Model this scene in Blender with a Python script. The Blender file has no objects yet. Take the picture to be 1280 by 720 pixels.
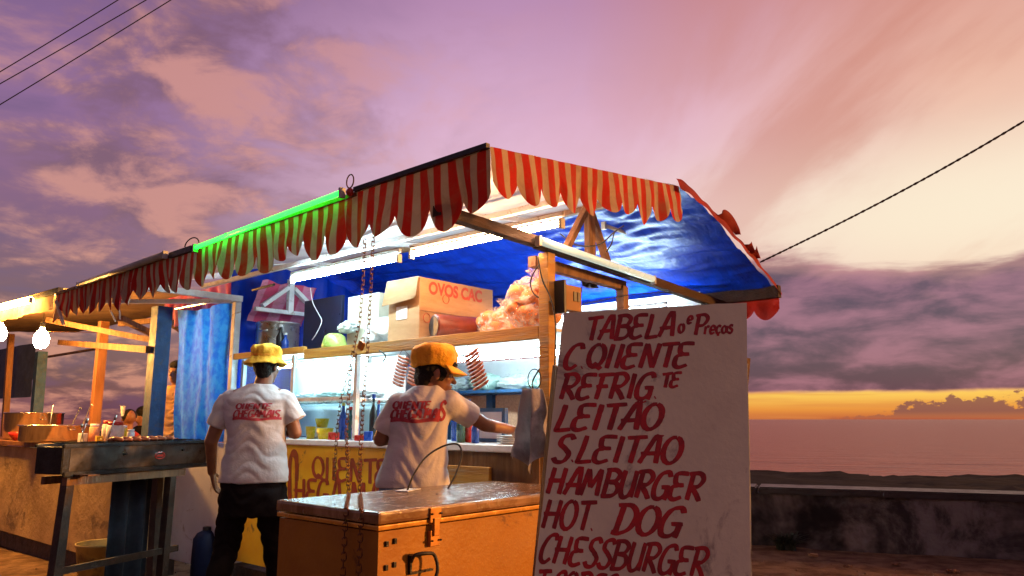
import bpy, bmesh, math, random
from mathutils import Vector, Matrix, noise
from mathutils.bvhtree import BVHTree
random.seed(7)
rnd = random.random
SC = bpy.context.scene
COL = SC.collection

def lin(c):
    return tuple(((v/255)/12.92 if v/255 <= .04045 else ((v/255+.055)/1.055)**2.4) for v in c) + (1.0,)

# ------------------------------------------------------------------ camera
F, H = 950.0, 1.25
PITCH = math.atan(164/F)
cam = bpy.data.objects.new('camera', bpy.data.cameras.new('camera'))
COL.objects.link(cam)
cam.data.sensor_width = 36
cam.data.lens = 36*F/1280
cam.data.clip_start = .05
cam.data.clip_end = 20000
cam.location = (0, 0, H)
cam.rotation_euler = (math.pi/2 + PITCH, 0, 0)
SC.camera = cam
SC.render.resolution_x, SC.render.resolution_y = 1024, 576
SC.view_settings.view_transform = 'Standard'
SC.view_settings.look = 'None'
SC.view_settings.gamma = 1
SC.view_settings.exposure = 0
SC.cycles.use_denoising = True
SC.cycles.max_bounces = 8
SC.cycles.sample_clamp_indirect = 6

# ------------------------------------------------------------------ sky
SUN_AZ, SUN_EL = math.radians(95), math.radians(9)
world = bpy.data.worlds.new('World')
SC.world = world
world.use_nodes = True
wn, wl = world.node_tree.nodes, world.node_tree.links
wn.clear()

class G:
    """tiny node-graph helper"""
    def __init__(s, tree): s.n, s.l = tree.nodes, tree.links
    def put(s, sock, v):
        if hasattr(v, 'is_output') or isinstance(v, bpy.types.NodeSocket): s.l.new(v, sock)
        elif isinstance(v, (tuple, list)) and len(v) == 4 and sock.type == 'VECTOR': sock.default_value = v[:3]
        else: sock.default_value = v
    def m(s, op, a, b=0.0, c=None, clamp=False):
        n = s.n.new('ShaderNodeMath'); n.operation = op; n.use_clamp = clamp
        s.put(n.inputs[0], a); s.put(n.inputs[1], b)
        if c is not None: s.put(n.inputs[2], c)
        return n.outputs[0]
    def smooth(s, v, a, b, lo=0.0, hi=1.0):
        n = s.n.new('ShaderNodeMapRange'); n.interpolation_type = 'SMOOTHSTEP'
        s.put(n.inputs[0], v); s.put(n.inputs[1], a); s.put(n.inputs[2], b); s.put(n.inputs[3], lo); s.put(n.inputs[4], hi)
        return n.outputs[0]
    def mix(s, f, a, b, mode='MIX'):
        n = s.n.new('ShaderNodeMix'); n.data_type = 'RGBA'; n.blend_type = mode
        s.put(n.inputs[0], f); s.put(n.inputs[6], a); s.put(n.inputs[7], b)
        return n.outputs[2]
    def ramp(s, v, stops):
        n = s.n.new('ShaderNodeValToRGB'); r = n.color_ramp
        while len(r.elements) < len(stops): r.elements.new(.5)
        for e, (p, c) in zip(r.elements, stops): e.position = p; e.color = c
        s.put(n.inputs[0], v); return n.outputs[0]
    def noise(s, vec, scale, detail=4, rough=.5, dist=0.0):
        n = s.n.new('ShaderNodeTexNoise'); s.put(n.inputs['Vector'], vec)
        n.inputs['Scale'].default_value = scale; n.inputs['Detail'].default_value = detail
        n.inputs['Roughness'].default_value = rough; n.inputs['Distortion'].default_value = dist
        return n.outputs['Fac']
    def comb(s, x, y, z=0.0):
        n = s.n.new('ShaderNodeCombineXYZ'); s.put(n.inputs[0], x); s.put(n.inputs[1], y); s.put(n.inputs[2], z); return n.outputs[0]

g = G(world.node_tree)
tc = wn.new('ShaderNodeTexCoord')
sep = wn.new('ShaderNodeSeparateXYZ'); wl.new(tc.outputs['Generated'], sep.inputs[0])
X, Y, Z = sep.outputs
az = g.m('ARCTAN2', X, Y)                       # 0 straight ahead, + to the right
el = g.m('MAXIMUM', Z, 0.0)
left = g.ramp(el, [(0, lin((92, 56, 76))), (.12, lin((106, 64, 88))), (.25, lin((132, 82, 122))), (.38, lin((144, 98, 150))), (.5, lin((118, 80, 128))), (.8, lin((76, 54, 96)))])
mid = g.ramp(el, [(0, lin((170, 110, 120))), (.12, lin((214, 160, 172))), (.25, lin((242, 198, 214))), (.38, lin((228, 180, 210))), (.5, lin((192, 142, 182))), (.8, lin((98, 70, 122)))])
right = g.ramp(el, [(0, lin((235, 160, 90))), (.12, lin((245, 205, 180))), (.25, lin((255, 224, 198))), (.38, lin((240, 184, 160))), (.5, lin((222, 150, 138))), (.8, lin((112, 78, 120)))])
aza = g.m('ABSOLUTE', g.m('SUBTRACT', az, .95))   # angle from the glow's middle, right of the frame
aza = g.m('MINIMUM', aza, g.m('SUBTRACT', 6.2832, aza))
f1 = g.smooth(aza, 1.5, .95)
f2 = g.smooth(aza, .9, .35)
base = g.mix(f2, g.mix(f1, left, mid), right)
# high clouds, laid out on a flat layer overhead
zz = g.m('ADD', el, .26)
px_, py_ = g.m('DIVIDE', X, zz), g.m('DIVIDE', Y, zz)
pv = g.comb(px_, py_)
n1 = g.noise(pv, 2.1, 7, .55, .4)
n2 = g.noise(g.comb(g.m('ADD', px_, 7.3), py_, 3.0), 5.6, 6, .6, .3)
cl = g.m('ADD', g.m('MULTIPLY', n1, .72), g.m('MULTIPLY', n2, .28))
puff = g.smooth(cl, .455, .57)
puffl = g.m('MULTIPLY', puff, g.smooth(aza, .85, 1.4, 0.05, .8))
puffc = g.mix(g.smooth(n2, .38, .62), lin((120, 74, 96)), lin((214, 144, 128)))
sky = g.mix(puffl, base, puffc)
dark = g.m('MULTIPLY', g.smooth(n1, .5, .36), g.smooth(aza, .95, 1.5, 0, .5))
sky = g.mix(dark, sky, lin((94, 66, 118)))
# long streaks on the bright side, fanning out of the glow
ca, sa = math.cos(math.radians(97)), math.sin(math.radians(97))
sx = g.m('ADD', g.m('MULTIPLY', px_, ca), g.m('MULTIPLY', py_, sa))
sy = g.m('SUBTRACT', g.m('MULTIPLY', py_, ca), g.m('MULTIPLY', px_, sa))
st = g.noise(g.comb(g.m('MULTIPLY', sx, .5), g.m('MULTIPLY', sy, 1.6), 4.1), 1.25, 7, .55, .5)
strk = g.m('MULTIPLY', g.smooth(st, .44, .60), g.smooth(aza, 1.0, .5, 0, .62))
sky = g.mix(strk, sky, lin((206, 126, 104)))
glow = g.m('MULTIPLY', g.smooth(g.m('ABSOLUTE', g.m('SUBTRACT', el, .235)), .12, 0), g.smooth(aza, 1.0, .35, 0, 1.0))
glow = g.m('MULTIPLY', glow, g.smooth(st, .62, .44, .4, 1))
sky = g.mix(glow, sky, lin((255, 236, 208)))
# low bank of purple cloud, its lower rim open over the sea horizon
bv = g.comb(g.m('MULTIPLY', az, 2.2), g.m('MULTIPLY', el, 9.0))
bn = g.noise(bv, 2.1, 7, .55, .3)
bn2 = g.noise(g.comb(g.m('MULTIPLY', az, 3.4), g.m('MULTIPLY', el, 9.5), 4.0), 2.8, 7, .56, .3)
top = g.m('ADD', .196, g.m('MULTIPLY', g.m('SUBTRACT', bn, .5), .14))
bank = g.smooth(g.m('SUBTRACT', top, el), -.010, .016)
bot = g.m('ADD', .0325, g.m('MULTIPLY', g.m('SUBTRACT', bn2, .5), .012))
bank = g.m('MULTIPLY', bank, g.smooth(g.m('SUBTRACT', el, bot), -.0015, .0035))
bank = g.m('MULTIPLY', bank, g.smooth(az, -.15, .3))
bank = g.m('MULTIPLY', bank, g.smooth(az, 3.0, 2.2))
rim = g.smooth(g.m('SUBTRACT', top, el), .05, .0)
bc = g.mix(g.smooth(bn2, .36, .66), lin((70, 40, 82)), lin((156, 98, 126)))
bc = g.mix(g.m('MULTIPLY', rim, .5), bc, lin((226, 160, 150)))
sky = g.mix(bank, sky, bc)
# the lit gap above the horizon with far cumulus heads in it
band = g.m('MULTIPLY', g.smooth(g.m('SUBTRACT', bot, el), -.002, .003), g.smooth(az, .0, .3))
band = g.m('MULTIPLY', band, g.smooth(az, 2.6, 1.8))
yc = g.ramp(g.m('MULTIPLY', el, 25.0), [(0, lin((196, 96, 62))), (.3, lin((236, 150, 66))), (.7, lin((252, 200, 92))), (1, lin((255, 216, 110)))])
yc = g.mix(g.smooth(g.noise(g.comb(g.m('MULTIPLY', az, 2.0), g.m('MULTIPLY', el, 40.0)), 2.4, 4), .45, .65, 0, .55), yc, lin((226, 142, 72)))
sky = g.mix(band, sky, yc)
cn = g.noise(g.comb(g.m('MULTIPLY', az, 1.0), g.m('MULTIPLY', el, 1.4)), 34, 6, .62)
cth = g.m('MULTIPLY', g.m('ADD', g.m('MULTIPLY', g.m('SUBTRACT', cn, .5), .075), g.m('MULTIPLY', g.smooth(az, .34, .56), .024)), g.smooth(az, .36, .48))
cum = g.m('MULTIPLY', g.smooth(g.m('SUBTRACT', cth, el), -.002, .0022), g.smooth(az, 2.4, 1.6))
cum = g.m('MULTIPLY', cum, g.smooth(el, 0, .010, .35, .95))
sky = g.mix(cum, sky, lin((136, 82, 80)))
# ground side of the sky dome: the sea's own dusk colour
sky = g.mix(g.smooth(Z, -.01, -.05), sky, lin((90, 55, 60)))
# the sky turned away from the afterglow is darker, as at any dusk
back = g.smooth(aza, 1.75, 2.7)
sky = g.mix(back, sky, g.mix(.55, sky, lin((40, 32, 66))))
nish = wn.new('ShaderNodeTexSky'); nish.sky_type = 'NISHITA'; nish.sun_disc = False
nish.sun_elevation = math.radians(2); nish.sun_rotation = SUN_AZ
bg = wn.new('ShaderNodeBackground'); bg.inputs[1].default_value = .92
wl.new(sky, bg.inputs[0])
bg2 = wn.new('ShaderNodeBackground'); bg2.inputs[1].default_value = .05
wl.new(nish.outputs[0], bg2.inputs[0])
ad = wn.new('ShaderNodeAddShader'); wl.new(bg.outputs[0], ad.inputs[0]); wl.new(bg2.outputs[0], ad.inputs[1])
wo = wn.new('ShaderNodeOutputWorld'); wl.new(ad.outputs[0], wo.inputs[0])

sun = bpy.data.objects.new('sun', bpy.data.lights.new('sun', 'SUN'))  # sun lamp standing in for an orange street lamp at the right
COL.objects.link(sun)
sun.data.energy = 5
sun.data.color = (1, .40, .08)
sun.data.angle = math.radians(4)
sdir = Vector((math.sin(SUN_AZ)*math.cos(SUN_EL), math.cos(SUN_AZ)*math.cos(SUN_EL), math.sin(SUN_EL)))
sun.rotation_euler = sdir.to_track_quat('Z', 'Y').to_euler()

# ------------------------------------------------------------------ materials
MATS = {}
def mat(name, c, c2=None, rough=.6, metal=0, ns=6, nd=5, bump=.0, bs=30, trans=0, emis=0, ec=None, stretch=None, alpha=1, spec=.5, wear=None, transm=0, thr=(.35, .65), sheen=0):
    if name in MATS: return MATS[name]
    m = bpy.data.materials.new(name); m.use_nodes = True
    t = m.node_tree; t.nodes.clear(); q = G(t)
    out = t.nodes.new('ShaderNodeOutputMaterial')
    b = t.nodes.new('ShaderNodeBsdfPrincipled')
    co = t.nodes.new('ShaderNodeTexCoord').outputs['Object']
    if stretch:
        mp = t.nodes.new('ShaderNodeMapping'); mp.inputs['Scale'].default_value = stretch
        t.links.new(co, mp.inputs[0]); co = mp.outputs[0]
    C1 = c + (1,) if len(c) == 3 else c
    if c2 is None: c2 = tuple(v*.7 for v in C1[:3])
    C2 = c2 + (1,) if len(c2) == 3 else c2
    n = q.noise(co, ns, nd, .6, .3)
    col = q.mix(q.smooth(n, thr[0], thr[1]), C2, C1)
    if wear:                                    # (colour, scale, amount): scuffs and grime
        w = q.noise(co, wear[1], 8, .7, .6)
        col = q.mix(q.smooth(w, .62-wear[2]*.2, .66, 0, .9), col, wear[0] + (1,))
    t.links.new(col, b.inputs['Base Color'])
    n_r = q.noise(co, ns*2.3, 4, .6)
    t.links.new(q.smooth(n_r, .2, .8, max(0, rough-.1), min(1, rough+.12)), b.inputs['Roughness'])
    b.inputs['Metallic'].default_value = metal
    b.inputs['Specular IOR Level'].default_value = spec
    b.inputs['Alpha'].default_value = alpha
    b.inputs['Transmission Weight'].default_value = transm
    if sheen: b.inputs['Sheen Weight'].default_value = sheen
    if bump:
        bp = t.nodes.new('ShaderNodeBump'); bp.inputs['Strength'].default_value = bump; bp.inputs['Distance'].default_value = .02
        t.links.new(q.noise(co, bs, 6, .6, .2), bp.inputs['Height']); t.links.new(bp.outputs[0], b.inputs['Normal'])
    if emis:
        b.inputs['Emission Color'].default_value = (ec or c)[:3] + (1,)
        b.inputs['Emission Strength'].default_value = emis
    surf = b.outputs[0]
    if trans:
        tr = t.nodes.new('ShaderNodeBsdfTranslucent'); t.links.new(col, tr.inputs[0])
        ms = t.nodes.new('ShaderNodeMixShader'); ms.inputs[0].default_value = trans
        t.links.new(surf, ms.inputs[1]); t.links.new(tr.outputs[0], ms.inputs[2]); surf = ms.outputs[0]
    t.links.new(surf, out.inputs[0])
    MATS[name] = m
    return m

def stripe_mat(name, ca_, cb, period, duty=.5, trans=.07):
    m = bpy.data.materials.new(name); m.use_nodes = True
    t = m.node_tree; t.nodes.clear(); q = G(t)
    out = t.nodes.new('ShaderNodeOutputMaterial')
    b = t.nodes.new('ShaderNodeBsdfPrincipled'); b.inputs['Roughness'].default_value = .85
    b.inputs['Specular IOR Level'].default_value = .2
    uv = t.nodes.new('ShaderNodeUVMap'); uv.uv_map = 'UVMap'
    sp = t.nodes.new('ShaderNodeSeparateXYZ'); t.links.new(uv.outputs[0], sp.inputs[0])
    wob = q.m('MULTIPLY', q.m('SUBTRACT', q.noise(uv.outputs[0], 3, 2), .5), .010)
    fr = q.m('FRACT', q.m('DIVIDE', q.m('ADD', sp.outputs[0], wob), period))
    s = q.smooth(q.m('ABSOLUTE', q.m('SUBTRACT', fr, .5)), duty/2-.03, duty/2+.03)
    col = q.mix(s, ca_+(1,), cb+(1,))
    n = q.noise(uv.outputs[0], 9, 7, .65, .4)
    col = q.mix(q.smooth(n, .42, .75, 0, .55), col, (.20, .09, .05, 1))
    t.links.new(col, b.inputs['Base Color'])
    bp = t.nodes.new('ShaderNodeBump'); bp.inputs['Strength'].default_value = .35; bp.inputs['Distance'].default_value = .01
    t.links.new(q.noise(uv.outputs[0], 28, 4), bp.inputs['Height']); t.links.new(bp.outputs[0], b.inputs['Normal'])
    tr = t.nodes.new('ShaderNodeBsdfTranslucent'); t.links.new(col, tr.inputs[0])
    ms = t.nodes.new('ShaderNodeMixShader'); ms.inputs[0].default_value = trans
    t.links.new(b.outputs[0], ms.inputs[1]); t.links.new(tr.outputs[0], ms.inputs[2])
    t.links.new(ms.outputs[0], out.inputs[0])
    return m

M = dict(
    stripe=stripe_mat('striped_canvas', (.36, .012, .006), (.37, .27, .18), .09, duty=.54),
    pinkstripe=stripe_mat('pink_striped_canvas', (.55, .07, .16), (.60, .22, .34), .26),
    red_cloth=mat('red_canvas', (.32, .02, .012), rough=.85, bump=.3, trans=.35),
    white_cloth=mat('white_canvas', (.8, .82, .82), (.62, .64, .66), rough=.8, ns=3, bump=.3, bs=12, trans=.45),
    tarp=mat('blue_tarpaulin', (.003, .042, .50), (.002, .026, .34), rough=.36, ns=5, bump=.32, bs=13, trans=.05, spec=.25, stretch=(1, 2.6, 1)),
    curtain=mat('blue_cloth_curtain', (.025, .22, .84), (.07, .42, .94), rough=.75, ns=16, bump=.3, bs=24, trans=.5),
    yellow=mat('yellow_paint', (.90, .56, .02), (.84, .46, .015), rough=.42, ns=4, bump=.1, wear=((.3, .15, .03), 9, .1)),
    yellowwood=mat('yellow_painted_wood', (.46, .24, .03), (.32, .14, .02), rough=.6, ns=5, bump=.35, bs=40, wear=((.30, .2, .1), 7, .6), stretch=(1, .25, 4)),
    wood=mat('brown_wood', (.20, .10, .045), (.10, .045, .02), rough=.7, ns=8, bump=.5, bs=35, stretch=(2, 2, .3)),
    darkbeam=mat('weathered_dark_wood', (.05, .022, .011), (.025, .011, .006), rough=.7, spec=.2, ns=8, bump=.5, bs=35, stretch=(.3, 2, 2)),
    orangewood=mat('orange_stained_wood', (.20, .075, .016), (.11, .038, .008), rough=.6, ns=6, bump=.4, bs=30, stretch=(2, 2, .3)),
    darkwood=mat('dark_wood', (.045, .022, .012), (.02, .012, .008), rough=.7, ns=8, bump=.4, bs=30),
    whitewood=mat('white_painted_wood', (.72, .74, .74), (.5, .52, .54), rough=.5, ns=6, bump=.2, wear=((.3, .2, .12), 12, .3)),
    bluewood=mat('blue_painted_wood', (.012, .075, .20), (.01, .05, .13), rough=.6, ns=8, bump=.3, wear=((.05, .06, .08), 10, .4)),
    whitepanel=mat('white_panel', (.78, .80, .82), (.66, .68, .70), rough=.4, ns=3, wear=((.4, .36, .3), 6, .2)),
    steel=mat('brushed_steel', (.66, .64, .60), (.55, .53, .50), rough=.3, metal=1, ns=9, bump=.015, wear=((.35, .3, .25), 5, .1)),
    darkmetal=mat('sooty_metal', (.03, .03, .035), (.015, .015, .018), rough=.4, metal=.7, ns=9, bump=.2),
    rust=mat('rusty_metal', (.25, .10, .035), (.07, .03, .015), rough=.6, metal=.6, ns=30, bump=.4, bs=80),
    brass=mat('worn_brass', (.55, .22, .06), (.3, .12, .03), rough=.35, metal=1, ns=20),
    freezer=mat('orange_enamel', (.36, .15, .012), (.29, .11, .009), rough=.42, spec=.3, ns=2.5, bump=.10, bs=60, wear=((.14, .05, .01), 4, .15)),
    lid=mat('scuffed_lid', (.30, .17, .085), (.18, .09, .035), rough=.2, ns=7, bump=.12, bs=50, wear=((.15, .07, .03), 8, .6), stretch=(1, 2.5, 1)),
    board=mat('cream_painted_board', (.76, .76, .52), (.64, .62, .43), rough=.85, ns=1.8, bump=.06, bs=60, wear=((.20, .16, .125), 3.2, .35)),
    ink=mat('red_sign_paint', (.46, .010, .012), (.24, .006, .008), rough=.5, thr=(.38, .6), ns=16),
    counterink=mat('brown_red_lettering', (.34, .025, .012), rough=.5, ns=18),
    shirtink=mat('faded_red_print', (.36, .035, .06), (.26, .03, .045), rough=.9, ns=30),
    card=mat('cardboard', (.38, .22, .10), (.30, .165, .07), rough=.85, ns=4, bump=.15, bs=70, stretch=(1, 1, 4)),
    palecard=mat('pale_cardboard', (.42, .40, .32), (.34, .32, .25), rough=.8, ns=5, bump=.1),
    potsteel=mat('pot_steel', (.70, .68, .66), (.64, .62, .60), rough=.16, metal=1, ns=2),
    label=mat('paper_label', (.7, .72, .72), (.55, .57, .58), rough=.7, ns=40),
    bagpeach=mat('peach_plastic_bag', (.85, .36, .18), (.70, .50, .42), rough=.16, ns=11, bump=1.0, bs=34, trans=.4, thr=(.42, .56)),
    bagwhite=mat('white_plastic_bag', (.75, .78, .78), (.55, .60, .60), rough=.25, ns=14, bump=.9, bs=22, trans=.35),
    baggreen=mat('pale_green_wrap', (.55, .72, .66), (.35, .52, .46), rough=.3, ns=18, bump=.8, bs=26, trans=.2),
    navy=mat('navy_board', (.006, .010, .035), (.004, .006, .018), rough=.35, ns=4),
    black=mat('black_plastic', (.012, .012, .013), rough=.4, ns=10),
    rubber=mat('black_cable', (.012, .011, .011), rough=.55, ns=10),
    skin=mat('brown_skin', (.24, .105, .055), (.20, .085, .042), rough=.5, ns=8, bump=.05, bs=120),
    hair=mat('black_hair', (.008, .006, .005), rough=.6, spec=.25, ns=50, bump=.7, bs=120),
    eye=mat('eye_white', (.6, .58, .55), rough=.2, ns=3),
    shirt=mat('white_cotton_shirt', (.56, .55, .56), (.48, .47, .49), rough=.9, ns=6, bump=.35, bs=14, sheen=.2),
    shirtorange=mat('tan_shirt', (.55, .32, .12), (.42, .23, .08), rough=.9, ns=6, bump=.3, bs=14),
    shirtred=mat('red_shirt', (.35, .02, .015), rough=.9, ns=6),
    hat1=mat('yellow_cap_cloth', (.78, .46, .03), (.66, .36, .02), rough=.85, ns=12, bump=.4, bs=50),
    hat2=mat('orange_cap_cloth', (.78, .40, .02), (.66, .27, .015), rough=.85, ns=12, bump=.5, bs=40),
    jeans=mat('blue_denim', (.10, .19, .36), (.06, .12, .26), rough=.85, ns=16, bump=.4, bs=60),
    trousers=mat('black_trousers', (.008, .006, .007), (.012, .009, .009), rough=.9, spec=.08, ns=12, bump=.3, bs=20),
    sausage=mat('smoked_sausage', (.50, .15, .06), (.30, .07, .03), rough=.3, ns=20),
    yplastic=mat('yellow_plastic', (.80, .55, .02), rough=.3, ns=8),
    redplastic=mat('red_plastic', (.50, .03, .02), rough=.3, ns=8),
    blueplastic=mat('blue_plastic', (.02, .08, .42), rough=.3, ns=8),
    bucket=mat('yellowed_bucket', (.55, .42, .12), (.38, .28, .08), rough=.5, ns=6, wear=((.15, .11, .05), 8, .5), trans=.2),
    glassy=mat('bottle_glass', (.03, .12, .10), rough=.08, ns=5, spec=.9),
    orangepanel=mat('orange_mesh_panel', (.62, .33, .20), (.50, .24, .14), rough=.6, ns=60),
    plaster=mat('stained_whitewash', (.46, .30, .13), (.32, .20, .08), rough=.9, ns=3.5, bump=.4, bs=20, wear=((.16, .10, .05), 2.2, .3)),
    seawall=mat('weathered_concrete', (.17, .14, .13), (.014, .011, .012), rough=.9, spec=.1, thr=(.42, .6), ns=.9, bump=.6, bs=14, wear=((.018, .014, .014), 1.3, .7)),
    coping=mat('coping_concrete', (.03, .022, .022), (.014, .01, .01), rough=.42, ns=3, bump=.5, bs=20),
    sand=mat('coarse_sand', (.20, .125, .07), (.09, .05, .028), rough=.95, spec=.1, ns=5, nd=9, bump=1.0, bs=26),
    rock=mat('wet_black_rock', (.007, .004, .005), (.003, .002, .002), rough=.9, spec=.12, ns=.8, bump=.8, bs=3),
    leaf=mat('palm_leaf', (.03, .045, .02), (.02, .03, .015), rough=.6, ns=8),
    steamtin=mat('panel_steel', (.10, .09, .09), (.04, .035, .035), rough=.35, metal=.9, ns=5, bump=.1, wear=((.05, .04, .03), 7, .5)),
    greyplastic=mat('dead_tube_glass', (.42, .46, .44), rough=.3, ns=4),
    tubefix=mat('white_fixture', (.55, .57, .55), (.4, .42, .4), rough=.4, ns=6, wear=((.15, .12, .08), 9, .4)),
    ropem=mat('twisted_rope', (.10, .055, .035), rough=.9, ns=60),
)
def emitter(name, c, s): return mat(name, (.9, .9, .9), rough=.4, ns=2, emis=s, ec=c)
M['paletube'] = mat('dim_tube_glass', (.5, .6, .55), rough=.25, ns=2, emis=.5, ec=(.72, .95, .80))  # faint emission added so the tube on the beam reads pale
M['tube_cool'] = emitter('lit_cool_tube', (.66, .94, 1.0), 105)
M['tube_bright'] = emitter('lit_bright_tube', (.66, .93, 1.0), 200)
M['tube_warm'] = emitter('lit_pink_tube', (1.0, .54, .28), 140)
M['tube_green'] = emitter('lit_green_tube', (.001, 1.0, .012), 17)
M['tube_amber'] = emitter('lit_amber_tube', (1.0, .48, .09), 110)
M['bulb'] = emitter('lit_bulb', (1.0, .44, .09), 900)
gl = bpy.data.materials.new('case_glass'); gl.use_nodes = True
_t = gl.node_tree; _t.nodes.clear()
_o = _t.nodes.new('ShaderNodeOutputMaterial'); _m = _t.nodes.new('ShaderNodeMixShader'); _m.inputs[0].default_value = .2
_a = _t.nodes.new('ShaderNodeBsdfTransparent'); _a.inputs[0].default_value = (.85, .97, 1, 1)
_b = _t.nodes.new('ShaderNodeBsdfPrincipled'); _b.inputs['Base Color'].default_value = (.7, .85, .9, 1); _b.inputs['Roughness'].default_value = .15
_t.links.new(_a.outputs[0], _m.inputs[1]); _t.links.new(_b.outputs[0], _m.inputs[2]); _t.links.new(_m.outputs[0], _o.inputs[0])
M['glass'] = gl

sm = bpy.data.materials.new('sea_water'); sm.use_nodes = True
_t = sm.node_tree; _b = _t.nodes['Principled BSDF']; q = G(_t)
_b.inputs['Base Color'].default_value = (.46, .19, .12, 1); _b.inputs['Specular Tint'].default_value = (1, .70, .58, 1); _b.inputs['Roughness'].default_value = .3; _b.inputs['IOR'].default_value = 1.15  # rosy sky reflection put into the base colour and specular tint
_c = _t.nodes.new('ShaderNodeTexCoord').outputs['Object']
_mp = _t.nodes.new('ShaderNodeMapping'); _mp.inputs['Scale'].default_value = (.25, 1, 1); _t.links.new(_c, _mp.inputs[0])
_bp = _t.nodes.new('ShaderNodeBump'); _bp.inputs['Strength'].default_value = 1.0; _bp.inputs['Distance'].default_value = .7
_t.links.new(q.noise(_mp.outputs[0], .5, 6, .65), _bp.inputs['Height']); _t.links.new(_bp.outputs[0], _b.inputs['Normal'])
M['sea'] = sm

# ------------------------------------------------------------------ geometry helpers
TH = math.atan2(.755, .656)          # the stall's own axes: x across it (R), y along it (L)
ROT = Matrix.Rotation(TH, 4, 'Z')
ORG = {}
def W(b, a, z=0.0): return ROT @ Vector((b, a, z))
def ray(px, py):
    u, v = (px-640)/F, (360-py)/F
    return Vector((u, math.cos(PITCH)-v*math.sin(PITCH), math.sin(PITCH)+v*math.cos(PITCH)))
def at(px, py, y):                    # the point at depth y seen at that place of the photograph
    r = ray(px, py); p = r*(y/r.y); p.z += H; return p
def atb(px, py, b):
    r = ray(px, py); R_ = Vector((math.cos(TH), math.sin(TH), 0)); p = r*(b/r.dot(R_)); p.z += H
    return ROT.inverted() @ p          # in stall axes
def tag(o, label=None, cat=None, group=None, kind=None):
    for k, v in (('label', label), ('category', cat), ('group', group), ('kind', kind)):
        if v: o[k] = v
    return o
def thing(name, label, cat, org=(0, 0, 0), frame='S', group=None):
    o = bpy.data.objects.new(name, None); COL.objects.link(o); o.empty_display_size = .1
    org = Vector(org)
    if frame == 'S': o.location = ROT @ org; o.rotation_euler = (0, 0, TH)
    else: o.location = org
    ORG[o.name] = org
    return tag(o, label, cat, group)
def part(name, bm, m, parent, smooth=False, label=None, kind=None, org=None):
    """bm is in the axes of its thing (stall or world), absolute"""
    if org is None:
        org = ORG[parent.name]
    sub = ORG[parent.name] if parent.name in ORG else org
    bmesh.ops.translate(bm, verts=bm.verts, vec=-sub)
    me = bpy.data.meshes.new(name); bm.to_mesh(me); bm.free()
    me.materials.append(m)
    if smooth:
        me.shade_smooth()
    o = bpy.data.objects.new(name, me); COL.objects.link(o); o.parent = parent
    ORG[o.name] = sub
    return tag(o, label, kind=kind)
def single(name, bm, m, label, cat, org=(0, 0, 0), frame='S', group=None, smooth=False, kind=None):
    org = Vector(org)
    bmesh.ops.translate(bm, verts=bm.verts, vec=-org)
    me = bpy.data.meshes.new(name); bm.to_mesh(me); bm.free(); me.materials.append(m)
    if smooth: me.shade_smooth()
    o = bpy.data.objects.new(name, me); COL.objects.link(o)
    if frame == 'S': o.location = ROT @ org; o.rotation_euler = (0, 0, TH)
    else: o.location = org
    ORG[o.name] = org
    return tag(o, label, cat, group, kind)
def copy_tree(o, parent=None):
    c = o.copy(); COL.objects.link(c)
    if parent: c.parent = parent
    for ch in list(o.children): copy_tree(ch, c)
    return c
def BM(): return bmesh.new()
def box(bm, x0, x1, y0, y1, z0, z1, bev=0.0, rot=None, piv=None):
    vs = [bm.verts.new((x, y, z)) for z in (z0, z1) for y in (y0, y1) for x in (x0, x1)]
    fs = [bm.faces.new([vs[i] for i in f]) for f in ((0, 2, 3, 1), (4, 5, 7, 6), (0, 1, 5, 4), (2, 6, 7, 3), (0, 4, 6, 2), (1, 3, 7, 5))]
    if rot is not None:
        bmesh.ops.rotate(bm, verts=vs, cent=piv or Vector(((x0+x1)/2, (y0+y1)/2, (z0+z1)/2)), matrix=rot)
    if bev:
        es = list({e for f in fs for e in f.edges})
        bmesh.ops.bevel(bm, geom=es, offset=bev, segments=2, affect='EDGES', profile=.6)
    return bm
def bar(bm, p0, p1, w, h, up=(0, 0, 1)):
    """rectangular beam between two points"""
    p0, p1 = Vector(p0), Vector(p1); d = (p1-p0).normalized(); s = d.cross(Vector(up))
    if s.length < 1e-4: s = Vector((1, 0, 0))
    s.normalize(); u = s.cross(d)
    vs = [bm.verts.new(p+s*(w/2*i)+u*(h/2*j)) for p in (p0, p1) for i, j in ((-1, -1), (1, -1), (1, 1), (-1, 1))]
    for f in ((3, 2, 1, 0), (4, 5, 6, 7), (0, 1, 5, 4), (1, 2, 6, 5), (2, 3, 7, 6), (3, 0, 4, 7)): bm.faces.new([vs[i] for i in f])
    return bm
def tube(bm, pts, r, seg=8, cap=True):
    pts = [Vector(p) for p in pts]; n = len(pts); rs = r if isinstance(r, (list, tuple)) else [r]*n
    rings = []; up = None
    for i, p in enumerate(pts):
        d = (pts[min(i+1, n-1)]-pts[max(i-1, 0)])
        if d.length < 1e-9: d = Vector((0, 0, 1))
        d.normalize()
        if up is None: up = d.orthogonal().normalized()
        up = (up - d*up.dot(d));
        if up.length < 1e-6: up = d.orthogonal()
        up.normalize(); s = d.cross(up)
        rings.append([bm.verts.new(p+(up*math.cos(2*math.pi*k/seg)+s*math.sin(2*math.pi*k/seg))*rs[i]) for k in range(seg)])
    for a_, b_ in zip(rings, rings[1:]):
        for k in range(seg): bm.faces.new((a_[k], a_[(k+1) % seg], b_[(k+1) % seg], b_[k]))
    if cap: bm.faces.new(rings[0][::-1]); bm.faces.new(rings[-1])
    return bm
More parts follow.
